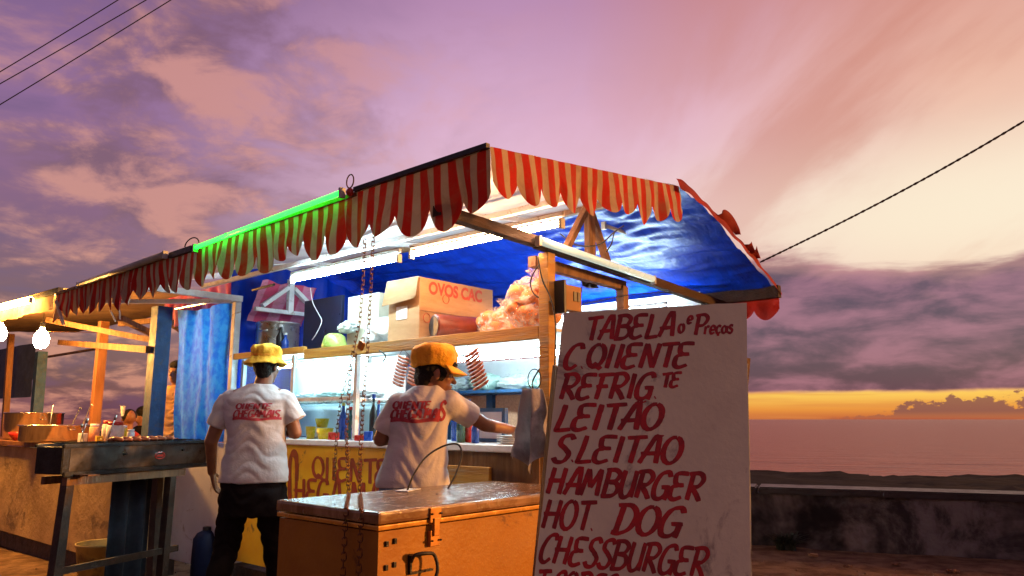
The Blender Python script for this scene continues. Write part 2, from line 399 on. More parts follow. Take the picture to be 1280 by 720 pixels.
def lathe(bm, cx, cy, prof, seg=24, axis='z', rot=None, squash=1):
    rings = []; allv = []
    for r, z in prof:
        ring = [bm.verts.new((cx+r*math.cos(2*math.pi*k/seg), cy+squash*r*math.sin(2*math.pi*k/seg), z)) for k in range(seg)]
        rings.append(ring); allv += ring
    for a_, b_ in zip(rings, rings[1:]):
        for k in range(seg): bm.faces.new((a_[k], a_[(k+1) % seg], b_[(k+1) % seg], b_[k]))
    if prof[0][0] > 1e-4: bm.faces.new(rings[0][::-1])
    if prof[-1][0] > 1e-4: bm.faces.new(rings[-1])
    if rot: bmesh.ops.rotate(bm, verts=allv, cent=Vector((cx, cy, prof[0][1])), matrix=rot)
    return bm
def blob(bm, c, r, seed=0, amp=.2, fr=6, sub=4):
    res = bmesh.ops.create_icosphere(bm, subdivisions=sub, radius=1)
    for v in res['verts']:
        d = v.co.normalized()
        k = 1+amp*noise.noise(d*fr*.35+Vector((seed*3.1, 0, 0)))*2+amp*.5*abs(noise.noise(d*fr+Vector((0, seed*5.7, 0))))
        v.co = Vector((d.x*r[0]*k, d.y*r[1]*k, max(d.z*r[2]*k, -r[2]*.86)))+Vector(c)
    return bm
def sheet(bm, fn, nu, nv, uvfn=None):
    """grid over (u,v) in 0..1"""
    uvl = bm.loops.layers.uv.get('UVMap') or bm.loops.layers.uv.new('UVMap')
    gv = [[bm.verts.new(fn(i/nu, j/nv)) for j in range(nv+1)] for i in range(nu+1)]
    for i in range(nu):
        for j in range(nv):
            f = bm.faces.new((gv[i][j], gv[i+1][j], gv[i+1][j+1], gv[i][j+1]))
            if uvfn:
                for lp, (a_, b_) in zip(f.loops, ((i, j), (i+1, j), (i+1, j+1), (i, j+1))): lp[uvl].uv = uvfn(a_/nu, b_/nv)
    return bm
def ns(x, y=0, z=0): return noise.noise(Vector((x, y, z)))

def valance(p0, p1, h, scallop, seed=0, notch=.68, amp=.016, flip=1, v_shear=0.0, nv=8):
    """hanging scalloped cloth strip between two points of the stall axes"""
    p0, p1 = Vector(p0), Vector(p1); d = p1-p0; Ln = d.length; dn = d.normalized(); side = Vector((dn.y, -dn.x, 0))*flip
    n = max(1, round(Ln/scallop)); per = 14; R_ = random.Random(seed)
    hs = [h*(.88+.22*R_.random()) for _ in range(n)]; sk = [R_.uniform(-.07, .07) for _ in range(n)]
    def fn(u, v):
        s = u*n; i = min(int(s), n-1); f = s-i; fs = min(1, max(0, f+sk[i]*math.sin(math.pi*f)))
        lobe = math.sin(math.pi*fs)**.75 if 0 < fs < 1 else 0
        hh = h*notch+(hs[i]-h*notch)*lobe
        x = u*Ln
        w = amp*.42*(.25+1.3*v)*(math.sin(x*36+1.5*math.sin(x*7+seed))+.8*ns(x*9, v*2, seed)*2)
        w += .03*v*ns(x*2.2, seed)*2
        return p0+d*u+side*(w+.01)-Vector((0, 0, hh*v))+dn*(v_shear*v*hh+.006*v*ns(x*8, 3, seed)*2)
    bm = BM(); sheet(bm, fn, n*per, nv, lambda u, v: (u*Ln, v*h)); return bm

# ================================================================== ground, beach, sea
WD = Vector((.936, -.353, 0)); WN = Vector((.353, .936, 0)); WP = Vector((2.49, 7.96, 0))   # sea wall: direction, seaward normal, foot
def seaward(x, y): return (Vector((x, y, 0))-WP).dot(WN)
def gz(x, y):
    s = seaward(x, y)
    if s > .3: return -.05*(s-.3)-.02
    return .02*ns(x*.9, y*.9)+.012*ns(x*3, y*3, 4)
def ground_fn(u, v):
    x = -90+180*u; x = x*abs(x)/90; y = -14+90*v*v
    return Vector((x, y, gz(x, y)))
bm = BM(); sheet(bm, ground_fn, 170, 190)
single('ground', bm, M['sand'], 'coarse orange brown sand in front of the food stall', None, frame='W', smooth=True, kind='structure')
bm = BM()
def rock_fn(u, v):
    s = 1.0+47*v; t = -120+240*u
    p = WP+WD*t+WN*s
    h = .45*max(0, ns(t*.23, s*.16, 2)+.25)+.45*max(0, ns(t*.7, s*.5, 8))+.35*abs(ns(t*2, s*1.4, 3))
    fade = min(1, (48-s)/6)*min(1, s/4)
    return Vector((p.x, p.y, gz(p.x, p.y)+.02+h*fade*.5-.35*max(0, ns(t*.12, 5, 1))*max(0, (s-36)/12)))
sheet(bm, rock_fn, 420, 70)
single('beach_rocks', bm, M['rock'], 'dark wet rocks and weed along the waterline beyond the wall', None, frame='W', smooth=True, kind='structure')
bm = BM()
vs = [bm.verts.new(p) for p in ((-9000, 14, -2.05), (9000, 14, -2.05), (9000, 9000, -2.05), (-9000, 9000, -2.05))]; bm.faces.new(vs)
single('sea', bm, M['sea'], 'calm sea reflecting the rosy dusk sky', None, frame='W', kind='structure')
# thin lines of surf
bm = BM(); R_ = random.Random(3)
for k in range(26):
    s = 46+R_.random()*14; t0 = R_.uniform(-20, 40); ln = R_.uniform(3, 10)
    P0 = [WP+WD*(t0+ln*i/12)+WN*(s+.8*ns(t0+i*.4, k)) for i in range(13)]
    for i in range(12):
        w0, w1 = .12*math.sin(math.pi*i/12), .12*math.sin(math.pi*(i+1)/12)
        q4 = [bm.verts.new((p.x, p.y+o_, -2.04)) for p, o_ in ((P0[i], -w0), (P0[i+1], -w1), (P0[i+1], w1), (P0[i], w0))]
        bm.faces.new(q4)
single('surf', bm, mat('sea_foam', (.5, .36, .36), rough=.8, ns=2), 'thin pale lines of surf at the water edge', None, frame='W', kind='stuff')

sw = thing('sea_wall', 'low weathered concrete sea wall between the sand and the sea', 'wall', WP, 'W')
bm = BM()
def wall_fn(u, v):
    t = -30+70*u; d = .05*ns(t*1.2, v*2)+.03*ns(t*5, v*6, 3)
    p = WP+WD*t+WN*(.06*v+d*.6); return Vector((p.x, p.y, -.05+.56*v))
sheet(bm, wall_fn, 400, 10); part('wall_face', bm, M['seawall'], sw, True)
for k in range(28):
    t = -30+2.5*k; bm = BM()
    a_, b_ = WP+WD*(t+.012)+WN*.23, WP+WD*(t+2.488)+WN*.23
    zz_ = .535+.006*R_.uniform(-1, 1)
    bar(bm, (a_.x, a_.y, zz_), (b_.x, b_.y, zz_), .42, .07)
    bmesh.ops.bevel(bm, geom=bm.edges[:], offset=.012, segments=2, affect='EDGES')
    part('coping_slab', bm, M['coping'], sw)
bm = BM()
a_, b_ = WP+WD*-30+WN*.26, WP+WD*40+WN*.26
bar(bm, (a_.x, a_.y, .2), (b_.x, b_.y, .2), .26, .58); part('wall_core', bm, M['seawall'], sw)
# scrubby weed at the foot of the wall
def tuft(name, c, n, hgt, spread, m, label, cat, leafw=.012, seed=0, kind=None):
    R_ = random.Random(seed); bm = BM()
    for k in range(n):
        a_ = R_.random()*6.28; ln = hgt*R_.uniform(.5, 1); tl = R_.uniform(.2, 1)*spread
        p = Vector(c)+Vector((R_.uniform(-.4, .4)*spread, R_.uniform(-.2, .2)*spread, 0)); pts = []
        for i in range(5):
            f = i/4; pts.append(p+Vector((math.cos(a_)*tl*f*f, math.sin(a_)*tl*f*f, ln*(f-.35*f*f))))
        sd = Vector((-math.sin(a_), math.cos(a_), .3))*leafw
        for i in range(4):
            w0, w1 = (1-i/4), (1-(i+1)/4)
            bm.faces.new([bm.verts.new(x) for x in (pts[i]-sd*w0, pts[i+1]-sd*w1, pts[i+1]+sd*(w1+.02), pts[i]+sd*w0)])
    return single(name, bm, m, label, cat, c, 'W', kind=kind)
c = at(982, 672, 7.7); tuft('weed_clump', (c.x, c.y, .0), 260, .26, .2, M['leaf'], 'dark weed clump at the foot of the sea wall beside the menu board', 'plant', seed=1)
# pebbles and litter
bm = BM(); R_ = random.Random(5)
for k in range(500):
    x, y = R_.uniform(-4, 7), R_.uniform(2.5, 8)
    if seaward(x, y) > -.1: continue
    r = R_.uniform(.004, .013); res = bmesh.ops.create_icosphere(bm, subdivisions=1, radius=r)
    bmesh.ops.translate(bm, verts=res['verts'], vec=(x, y, gz(x, y)+r*.3))
single('pebbles', bm, mat('pebble', (.16, .10, .06), rough=.9, ns=3), 'small pebbles scattered over the sand', None, frame='W', kind='stuff')
for (px, py, y, lb) in ((1016, 687, 7.3, 'crumpled paper scrap on the sand near the sea wall'),):
    p = at(px, py, y); bm = BM(); blob(bm, (p.x, p.y, .02), (.035, .03, .014), 3, .5, 9, 3); single('paper_scrap', bm, M['card'], lb, 'litter', (p.x, p.y, 0), 'W')

# ================================================================== THE FOOD STALL
fs = thing('food_stall', 'food stall with red and white striped awning and yellow counter lit by fluorescent tubes', 'food stall', (3.0, 3.9, 0))
A0, A1 = 2.39, 5.44           # ends of the counter along the stall
RA0, RA1 = 2.043, 6.9         # ends of the awning
RB0, RBR, RB1 = 2.2, 3.815, 5.15
ZE, ZR, ZB = 2.36, 2.578, 2.14
# --- counter
bm = BM(); box(bm, 3.04, 3.07, 3.50, A1, .24, 1.075); part('front_panel', bm, M['yellow'], fs)
bm = BM(); box(bm, 3.04, 3.07, A0+.07, 3.495, .24, 1.075); part('front_panel', bm, M['wood'], fs, label='brown wooden panel of the counter')
bm = BM(); box(bm, 3.015, 3.037, 2.78, 3.26, .5, 1.0, .004); part('hatch', bm, M['yellowwood'], fs, label='pale hatch board in the brown panel')
bm = BM(); box(bm, 3.022, 3.52, A0+.045, A1+.02, 1.08, 1.115, .004); part('counter_top', bm, M['whitepanel'], fs)
bm = BM(); box(bm, 3.1, 3.3, A0+.06, A0+.09, .1, 1.07); part('counter_end', bm, M['whitepanel'], fs)
bm = BM(); box(bm, 3.1, 3.3, A1-.03, A1-.004, .1, 1.07); part('counter_end', bm, M['whitepanel'], fs)
bm = BM(); box(bm, 3.03, 3.05, 5.47, 6.34, .14, 1.07, .003); part('side_panel', bm, M['whitepanel'], fs, label='pale panel left of the yellow counter')
bm = BM(); box(bm, 3.06, 4.5, A0+.1, A1, .12, .2); part('floor_board', bm, M['darkwood'], fs)
# --- posts and beams
def post(b, a, z0, z1, w, m, lb=None, d=None):
    bm = BM(); box(bm, b-w/2, b+w/2, a-(d or w)/2, a+(d or w)/2, z0, z1, .004); return part('post', bm, m, fs, label=lb)
post(3.02, 2.385, 0, 2.095, .062, M['yellowwood'], 'yellow corner post beside the menu board')
post(3.02, 5.465, .1, 2.17, .05, M['whitewood'], 'white corner post at the far end of the counter')
post(3.843, 2.46, 0, 2.04, .055, M['orangewood'], 'thin wooden post near the right end')
post(4.98, 2.46, 0, 2.1, .06, M['wood']); post(4.98, 5.5, 0, 2.1, .06, M['wood']); post(4.45, 5.5, 0, 2.15, .05, M['wood'])
def beam(p0, p1, w, h, m, lb=None, nm='beam'):
    bm = BM(); bar(bm, p0, p1, w, h); return part(nm, bm, m, fs, label=lb)
beam((2.225, 2.37, 2.155), (2.92, 2.37, 2.135), .055, .05, M['darkbeam'], 'dark rafter reaching out under the awning corner', 'rafter')
beam((2.92, 2.372, 2.133), (5.2, 2.372, 2.035), .05, .055, M['darkbeam'], 'long dark cross beam at the right end')
beam((3.0, 2.47, 2.062), (3.87, 2.47, 2.045), .05, .055, M['wood'], 'orange lit lower beam at the right end')
beam((5.12, 2.0, 2.12), (5.12, 5.9, 2.10), .05, .085, M['darkbeam'], 'rear eave beam under the blue tarpaulin')
beam((2.95, 2.1, 2.335), (2.95, 5.9, 2.315), .03, .03, M['whitewood'], 'pale ceiling beam over the lit tubes')
beam((2.2, RA0, ZE+.006), (2.2, 2.93, ZE-.004), .022, .022, M['darkmetal'], nm='awning_rail')
beam((2.2, 4.56, 2.305), (2.2, 4.86, 2.30), .03, .035, M['darkmetal'], nm='awning_rail')
beam((2.21, 2.93, ZE-.024), (2.21, RA1, 2.268), .02, .02, M['wood'], nm='awning_rail')
beam((2.2, 5.42, 2.17), (3.03, 5.42, 2.17), .04, .045, M['whitewood'], nm='rafter')
beam((2.35, 6.35, 2.165), (3.0, 5.5, 2.16), .05, .03, M['whitewood'], 'white slat under the awning at the left', 'rafter')
for a_ in (3.1, 4.2, 5.3):
    beam((2.22, a_, 2.335), (RBR, a_, ZR-.03), .03, .03, M['whitewood'], nm='rafter')
beam((RBR, RA0+.02, ZR-.016), (RBR, 5.9, ZR-.03), .04, .04, M['wood'], nm='ridge_beam')
# king posts with their struts
beam((3.43, 2.4, 2.12), (3.43, 2.4, 2.52), .06, .035, M['wood'], nm='king_post')
beam((3.42, 2.405, 2.44), (3.2, 2.405, 2.14), .04, .03, M['wood'], nm='strut'); beam((3.44, 2.405, 2.42), (3.62, 2.405, 2.12), .04, .03, M['wood'], nm='strut')
beam((3.385, 5.3, 2.08), (3.385, 5.3, 2.36), .045, .04, M['whitewood'], nm='king_post')
beam((3.36, 5.3, 2.29), (3.14, 5.3, 2.12), .045, .03, M['whitewood'], nm='strut'); beam((3.41, 5.3, 2.29), (3.64, 5.3, 2.12), .045, .03, M['whitewood'], nm='strut')
beam((3.08, 5.3, 2.09), (3.72, 5.3, 2.09), .03, .03, M['whitewood'], nm='strut')
# --- roof
def front_roof(u, v):
    b = RB0+(RBR-RB0)*v; a = RA0+(RA1-.6-RA0)*u
    z = ZE+(ZR-ZE)*v-.07*u*(1-v)*.95+.012*ns(a*3, b*5)-.012*math.sin(math.pi*v)*(1+math.sin(a*5))
    return Vector((b, a, z))
bm = BM(); sheet(bm, front_roof, 120, 40); part('roof_sheet', bm, M['white_cloth'], fs, True, label='white front roof cloth')
def rear_roof(u, v):
    b = RBR+(RB1-RBR)*v; a = RA0+(RA1-.9-RA0)*u
    z = ZR+(ZB-ZR)*(v**1.25)+.03*(1-v)*0
    cr = .030*max(0, math.sin((a-RA0)*3.2+(b-3.8)*4.5+.8*ns(a*2, b*3)))**3*min(1, v*3)*max(0, 1-(a-RA0)*.5)+.013*ns(a*2.2, b*14, 2)+.008*ns(a*6, b*22, 7)+.015*math.sin((b*1.2+a*.55)*17+2.6*ns(a*1.5, b*2))*(.4+ns(a*2, b*2, 3))
    return Vector((b, a, z+cr-.012*math.sin(math.pi*v)))
bm = BM(); sheet(bm, rear_roof, 260, 110); part('roof_sheet', bm, M['tarp'], fs, True, label='crinkled blue tarpaulin over the rear slope')
def end_sheet(u, v):
    b = 3.05+2.1*u; top_ = 2.5 if b < 3.9 else 2.5-(b-3.9)*.3
    return Vector((b, 5.62+.04*ns(b*5, v*4)+.02*math.sin(b*30), 1.1+(top_-1.1)*v))
bm = BM(); sheet(bm, end_sheet, 60, 20); part('end_sheet', bm, M['tarp'], fs, True, label='blue tarpaulin closing the far end')
# gable edge of the rear slope: red cloth folded over, its scallops flipped upwards
def gable_edge(u, v):
    b = RBR-.06+(RB1+.02-RBR+.06)*u; z = ZR+(ZB-ZR)*(max(0, (b-RBR)/(RB1-RBR))**1.25)
    return Vector((b, RA0-.02-.03*v+.012*ns(b*7, v), z+.028-.075*v+.012*ns(b*9, v*2)))
bm = BM(); sheet(bm, gable_edge, 70, 4); part('roof_edge', bm, M['red_cloth'], fs, True, label='dark red folded edge of the rear slope')
for (u0, rr, hh) in ((.42, .13, .075), (.64, .06, .05), (.70, .05, .065)):
    bm = BM(); b0 = RBR+(RB1-RBR)*u0; z0 = ZR+(ZB-ZR)*(u0**1.25)
    def flip(u, v, b0=b0, z0=z0, rr=rr, hh=hh):
        x = (u-.5)*2; w = math.sqrt(max(0, 1-x*x)) if rr > .1 else max(0, 1-abs(x)**.7)
        return Vector((b0+rr*x+.02*v, RA0-.02-.03*math.sin(v*2.2), z0+.0-.3*rr*x+hh*w*v+.02))
    sheet(bm, flip, 18, 5); part('flipped_scallop', bm, M['red_cloth'], fs, True)
# --- valances
bm = valance((RB0, RA0, ZE), (RB0, 3.0, ZE-.013), .285, .18, 1, .66)
part('valance', bm, M['stripe'], fs, True, label='front striped valance near the corner')
bm = valance((RB0, 3.0, ZE-.013), (RB0, RA1, ZE-.075), .27, .172, 2, .66, amp=.02)
part('valance', bm, M['stripe'], fs, True, label='front striped valance running to the far end')
bm = valance((RB0, RA0, ZE), (3.80, RA0, ZR-.01), .235, .162, 3, .62, amp=.014, flip=1, v_shear=.12)
part('valance', bm, M['stripe'], fs, True, label='brightly lit striped valance on the right end')
bm = valance((RB1+.01, RA0-.02, ZB+.0), (RB1+.01, 2.6, ZB), .22, .19, 4, .6); part('valance', bm, M['red_cloth'], fs, True, label='plain red scallops under the rear eave')
bm = valance((3.12, 5.68, 2.36), (3.12, 6.95, 2.34), .26, .19, 5, .8, amp=.03); part('valance', bm, M['pinkstripe'], fs, True, label='pink striped cloth hanging at the left')
bm = BM(); sheet(bm, lambda u, v: Vector((3.13+.5*v, 5.5-.2*u, 2.02+.3*u+.03*ns(u*5, v*5))), 12, 12, lambda u, v: (v*.6, u)); part('pink_cloth', bm, M['pinkstripe'], fs, True)
# --- shelf over the counter
bm = BM(); box(bm, 3.0, 3.03, 2.43, 4.5, 1.655, 1.722, .003); part('shelf_edge', bm, M['yellowwood'], fs, label='yellow shelf edge board')
bm = BM(); box(bm, 3.0, 3.028, 4.505, 5.44, 1.70, 1.745, .003); part('shelf_edge', bm, M['yellowwood'], fs)
bm = BM(); box(bm, 3.035, 4.3, 2.43, 5.44, 1.705, 1.72); part('shelf_deck', bm, M['whitewood'], fs)
# --- inside: back wall, cupboard, display case
bm = BM(); box(bm, 4.42, 4.45, A0+.05, 5.6, .2, 1.70); part('back_wall', bm, M['whitepanel'], fs)
bm = BM(); box(bm, 4.12, 4.41, 2.55, 5.35, 1.44, 1.462, .003); part('back_shelf', bm, M['bluewood'], fs)
bm = BM(); box(bm, 4.1, 4.41, 2.55, 5.35, 1.06, 1.09); part('back_counter', bm, M['whitepanel'], fs)
for k in range(6):
    a_ = 2.62+k*.46
    bm = BM(); box(bm, 4.365, 4.385, a_+.04, a_+.42, 1.10, 1.43); part('cupboard_door', bm, M['orangepanel'], fs)
    bm = BM(); box(bm, 4.34, 4.39, a_-.03, a_+.035, 1.092, 1.438); part('blue_upright', bm, M['bluewood'], fs)
for k, a_ in enumerate((4.0, 4.72, 5.40)):
    bm = BM(); box(bm, 3.06, 3.09, a_-.015, a_+.015, 1.118, 1.70, .002); part('case_post', bm, M['whitewood'], fs)
bm = BM(); box(bm, 3.07, 3.076, 4.02, 4.70, 1.40, 1.69); box(bm, 3.07, 3.076, 4.74, 5.38, 1.13, 1.69); part('case_glass', bm, M['glass'], fs)
bm = BM(); box(bm, 3.06, 3.09, 4.02, 5.38, 1.372, 1.396, .002); part('case_rail', bm, M['whitewood'], fs)
bm = BM(); box(bm, 3.12, 3.5, 4.02, 5.38, 1.345, 1.36); part('case_shelf', bm, M['glass'], fs)
bm = BM(); box(bm, 3.5, 3.515, 4.03, 5.38, 1.12, 1.69); part('case_back', bm, M['whitepanel'], fs)
# rear sheet that catches the added tube behind the stall
bm = BM(); sheet(bm, lambda u, v: Vector((4.93+.03*ns(u*7, v*3), 2.5+1.5*u, 1.2+.95*v)), 30, 12); part('rear_sheet', bm, M['white_cloth'], fs, True, label='white cloth behind the right end')
# curtain at the left end
cu = atb(222, 385, 3.0)
bm = BM(); sheet(bm, lambda u, v: Vector((3.0+.011*math.sin(u*22+2*ns(u*4, v))+.03*ns(u*5, v*2), 5.50+(6.42-.12*v-5.50)*u, 2.18-1.1*v-.04*math.sin(math.pi*u)*(1-v))), 90, 24); part('curtain', bm, M['curtain'], fs, True, label='blue cloth curtain hanging left of the counter')
bm = BM(); tube(bm, [(3.0, 5.45, 2.185), (3.0, 6.45, 2.19)], .012); part('curtain_rod', bm, M['steel'], fs)
# ring on the awning rail and little wire bow
bm = BM(); tube(bm, [(2.185, 2.95+.028*math.sin(t), 2.40+.034*math.cos(t)) for t in [i*2*math.pi/20 for i in range(21)]], .0035, 6); part('rail_ring', bm, M['rust'], fs, True)
bm = BM(); blob(bm, (2.19, 2.955, 2.345), (.02, .02, .022), 2, .1, 4, 2); part('tube_holder', bm, M['redplastic'], fs, True)
bm = BM(); tube(bm, [(2.19, 4.56+.09*math.cos(t), 2.325+.045*abs(math.sin(t))) for t in [i*math.pi/10 for i in range(21)]], .004, 5); part('wire_bow', bm, M['rubber'], fs, True)
# cables pinned up inside
def cable(pts, r=.004, sub=10):
    P = [Vector(p) for p in pts]; out = []
    P = [P[0]*2-P[1]]+P+[P[-1]*2-P[-2]]
    for i in range(1, len(P)-2):
        for k in range(sub):
            t = k/sub; a_, b_, c_, d_ = P[i-1:i+3]
            out.append(.5*((2*b_)+(c_-a_)*t+(2*a_-5*b_+4*c_-d_)*t*t+(3*b_-a_-3*c_+d_)*t**3))
    out.append(P[-2]); return tube(BM(), out, r, 6)
part('cable', cable([atb(x, y, 3.0) for x, y in ((680, 322), (664, 348), (668, 368), (690, 378))]), M['rubber'], fs, True)
part('cable', cable([atb(x, y, 2.98) for x, y in ((672, 320), (678, 350), (688, 372), (694, 400), (694, 440), (692, 480))]), M['rubber'], fs, True)
part('cable', cable([atb(x, y, 3.35) for x, y in ((700, 292), (720, 306), (748, 306), (768, 290), (780, 282))]), M['rubber'], fs, True)
part('cable', cable([atb(x, y, 3.35) for x, y in ((768, 290), (764, 305), (758, 315))]), M['rubber'], fs, True)
part('cable', cable([atb(x, y, 3.7) for x, y in ((727, 358), (726, 385), (730, 380), (760, 374), (790, 368), (840, 365))], .003), M['rubber'], fs, True)
part('cable', cable([atb(x, y, 3.0) for x, y in ((682, 455), (674, 462), (666, 476), (666, 486))]), M['rubber'], fs, True)
bm = BM(); blob(bm, atb(737, 356, 3.6), (.05, .03, .02), 3, .5, 9, 3); part('junction', bm, M['black'], fs)
bm = BM(); tube(bm, [(3.05, 5.3, 2.23), (3.05, 5.0, 2.24)], .01, 6); part('bracket', bm, M['darkmetal'], fs)

# ---- fluorescent tubes
def fluor(a0, a1, b, z0, z1, mt, label, fix='tubefix', along='a', r=.0165, group=None, cat='lamp'):
    if along == 'a': p0, p1 = Vector((b, a0, z0)), Vector((b, a1, z1))
    else: p0, p1 = Vector((a0, b, z0)), Vector((a1, b, z1))
    t = thing('fluorescent_lamp', label, cat, (p0+p1)/2, group=group)
    d = (p1-p0).normalized()
    up = Vector((0, 0, .034))
    if fix:
        bm = BM(); bar(bm, p0+up*1.25, p1+up*1.25, .020, .022); part('fixture', bm, M[fix], t)
    bm = BM(); tube(bm, [p0+d*.02, p1-d*.02], r, 12); part('tube', bm, M[mt], t, True)
    for p in (p0, p1):
        bm = BM(); s = 1 if p is p0 else -1
        bar(bm, p-up*.1, p+d*s*.018-up*.1, .03, .05); part('end_cap', bm, M['greyplastic'], t)
    return t
GT = 'fluorescent lamps of the food stall'
_p, _q = atb(704, 278, 2.9), atb(513, 318, 2.9)
fluor(_p.y, _q.y, 2.9, _p.z, _q.z, 'tube_warm', 'lit pinkish fluorescent tube above the cardboard egg box', group=GT)
_p, _q = atb(500, 322, 2.9), atb(364, 350, 2.9)
fluor(_p.y, _q.y, 2.9, _p.z, _q.z, 'tube_bright', 'lit cool white fluorescent tube behind the hanging chains', group=GT)
fluor(2.86, 3.98, 2.318, 2.128, 2.083, 'paletube', 'pale fluorescent tube with an added faint glow along the right cross beam', along='b', fix=None, group=GT, r=.021)
fluor(2.99, 4.49, 2.175, 2.352, 2.292, 'tube_green', 'glowing green fluorescent tube on the awning top edge', fix=None, group=GT, r=.013)
fluor(4.88, 6.35, 2.175, 2.31, 2.275, 'greyplastic', 'dead grey tube on the awning top edge left of the green one', fix=None, group=GT, r=.022)
fluor(2.7, 3.85, 3.75, 1.66, 1.66, 'tube_cool', 'lit tube under the shelf above the back cupboards', group=GT)
fluor(4.15, 5.3, 3.3, 1.655, 1.655, 'tube_cool', 'lit tube inside the glass display case', group=GT)
fluor(2.7, 3.7, 4.80, 2.03, 2.03, 'tube_bright', 'added lit tube hidden at the rear eave behind the menu board', group=GT)  # unseen tube added to whiten the rear sheet
fluor(5.7, 6.3, 3.6, 1.95, 1.95, 'tube_cool', 'added lit tube hidden behind the blue curtain', group=GT)  # unseen tube added so the curtain glows from behind
fluor(3.95, 4.85, 2.66, 2.475, 2.475, 'greyplastic', 'thin pale pipe lamp under the blue tarpaulin', along='b', fix=None, group=GT, r=.012)

# ================================================================== stroke lettering
def arc(cx, cy, rx, ry, a0, a1, n=9): return [(cx+rx*math.cos(math.radians(a0+(a1-a0)*i/n)), cy+ry*math.sin(math.radians(a0+(a1-a0)*i/n))) for i in range(n+1)]
def crv(pts, sub=5):
    P = [Vector(p).to_3d() for p in pts]; P = [P[0]*2-P[1]]+P+[P[-1]*2-P[-2]]; out = []
    for i in range(1, len(P)-2):
        for k in range(sub):
            t = k/sub; a_, b_, c_, d_ = P[i-1:i+3]
            v = .5*((2*b_)+(c_-a_)*t+(2*a_-5*b_+4*c_-d_)*t*t+(3*b_-a_-3*c_+d_)*t**3); out.append((v.x, v.y))
    out.append((P[-2].x, P[-2].y)); return out
FONT = {   # advance, strokes (unit cap height)
 'A': (.62, [[(.0, 0), (.30, 1)], [(.26, 1), (.42, 1), (.50, 0)], [(-.02, .36), (.52, .38)]]),
 'B': (.60, [[(.05, 0), (.07, 1)], crv([(-.04, .98), (.30, 1), (.48, .84), (.38, .60), (.10, .54)]), crv([(.12, .54), (.42, .50), (.52, .26), (.36, .04), (-.04, .0)])]),
 'C': (.56, [crv([(.50, .80), (.42, 1), (.18, .92), (.02, .50), (.06, .10), (.24, .0), (.42, .16)])]),
 'D': (.64, [[(.10, .02), (.12, 1)], crv([(-.04, .97), (.34, .98), (.54, .66), (.46, .20), (.20, .0), (-.02, .04)])]),
 'E': (.58, [crv([(.52, .97), (.22, .98), (.08, .90), (.10, .62), (.22, .53)]), [(.20, .53), (.42, .54)], crv([(.22, .53), (.02, .44), (.0, .12), (.16, .0), (.42, .10)])]),
 'F': (.54, [[(.10, 0), (.16, .98)], [(-.02, .96), (.56, 1)], [(.0, .50), (.42, .52)]]),
 'G': (.64, [crv([(.52, .82), (.42, 1), (.16, .90), (.01, .48), (.06, .08), (.26, .0), (.46, .18), (.48, .42)]), [(.26, .43), (.58, .44)], [(.50, .42), (.46, -.04)]]),
 'H': (.64, [[(.04, 0), (.06, 1)], [(.46, 0), (.48, 1)], [(-.06, .50), (.56, .52)]]),
 'I': (.28, [[(.08, 0), (.10, 1)]]),
 'L': (.50, [crv([(.10, 1), (.08, .5), (.03, .05), (.10, .0), (.44, .04)])]),
 'M': (.78, [[(.0, 0), (.10, 1)], [(.10, 1), (.30, .30)], [(.30, .30), (.56, 1)], [(.56, 1), (.60, 0)]]),
 'N': (.64, [[(.02, 0), (.08, 1)], [(.08, 1), (.42, .0)], [(.42, .0), (.50, 1)]]),
 'O': (.64, [arc(.27, .5, .26, .49, 80, 440, 18)]),
 'P': (.56, [[(.08, 0), (.10, 1)], crv([(-.04, .96), (.34, 1), (.50, .78), (.36, .50), (.10, .44)])]),
 'Q': (.66, [arc(.27, .52, .26, .47, 80, 440, 18), [(.22, .22), (.52, -.04)]]),
 'R': (.62, [[(.06, 0), (.10, 1)], crv([(-.05, .96), (.34, 1), (.50, .78), (.36, .52), (.10, .48)]), [(.14, .48), (.36, .20), (.50, -.03)]]),
 'S': (.54, [crv([(.48, .84), (.36, 1), (.14, .92), (.10, .68), (.28, .50), (.44, .28), (.34, .02), (.12, .0), (.0, .16)])]),
 'T': (.52, [[(.24, 0), (.26, .97)], [(-.04, .94), (.56, .99)]]),
 'U': (.60, [crv([(.06, 1), (.04, .3), (.16, .0), (.36, .06), (.46, .3)]), [(.46, 0), (.48, 1)]]),
 'V': (.60, [[(.04, 1), (.26, 0)], [(.26, 0), (.52, 1)]]),
 'u': (.56, [[(.04, 0), (.07, 1)], [(.36, 0), (.40, 1)]]),     # the painter's open U, two plain strokes
 'r': (.40, [[(.04, 0), (.06, .6)], crv([(.06, .4), (.2, .58), (.34, .52)])]),
 'e': (.46, [crv([(.04, .28), (.36, .32), (.32, .54), (.14, .58), (.02, .3), (.12, .02), (.36, .1)])]),
 'c': (.42, [crv([(.34, .50), (.16, .58), (.02, .3), (.12, .02), (.34, .1)]), [(.16, .0), (.20, -.18)]]),
 'o': (.46, [arc(.18, .3, .17, .28, 80, 440, 12)]),
 'a': (.48, [arc(.17, .28, .16, .26, 60, 420, 12), [(.36, .55), (.38, .02)]]),
 's': (.42, [crv([(.32, .52), (.14, .58), (.08, .42), (.28, .22), (.20, .0), (.0, .06)])]),
 '.': (.22, [[(.05, .03), (.09, .05)]]), ' ': (.40, []), '~': (.0, [crv([(-.62, 1.10), (-.50, 1.22), (-.38, 1.10), (-.26, 1.2)])]),
 'n': (.66, [crv([(.04, 0), (.0, .7), (.12, 1), (.36, 1), (.44, .8), (.42, .55)])]),   # the tall hooked C of the counter
}
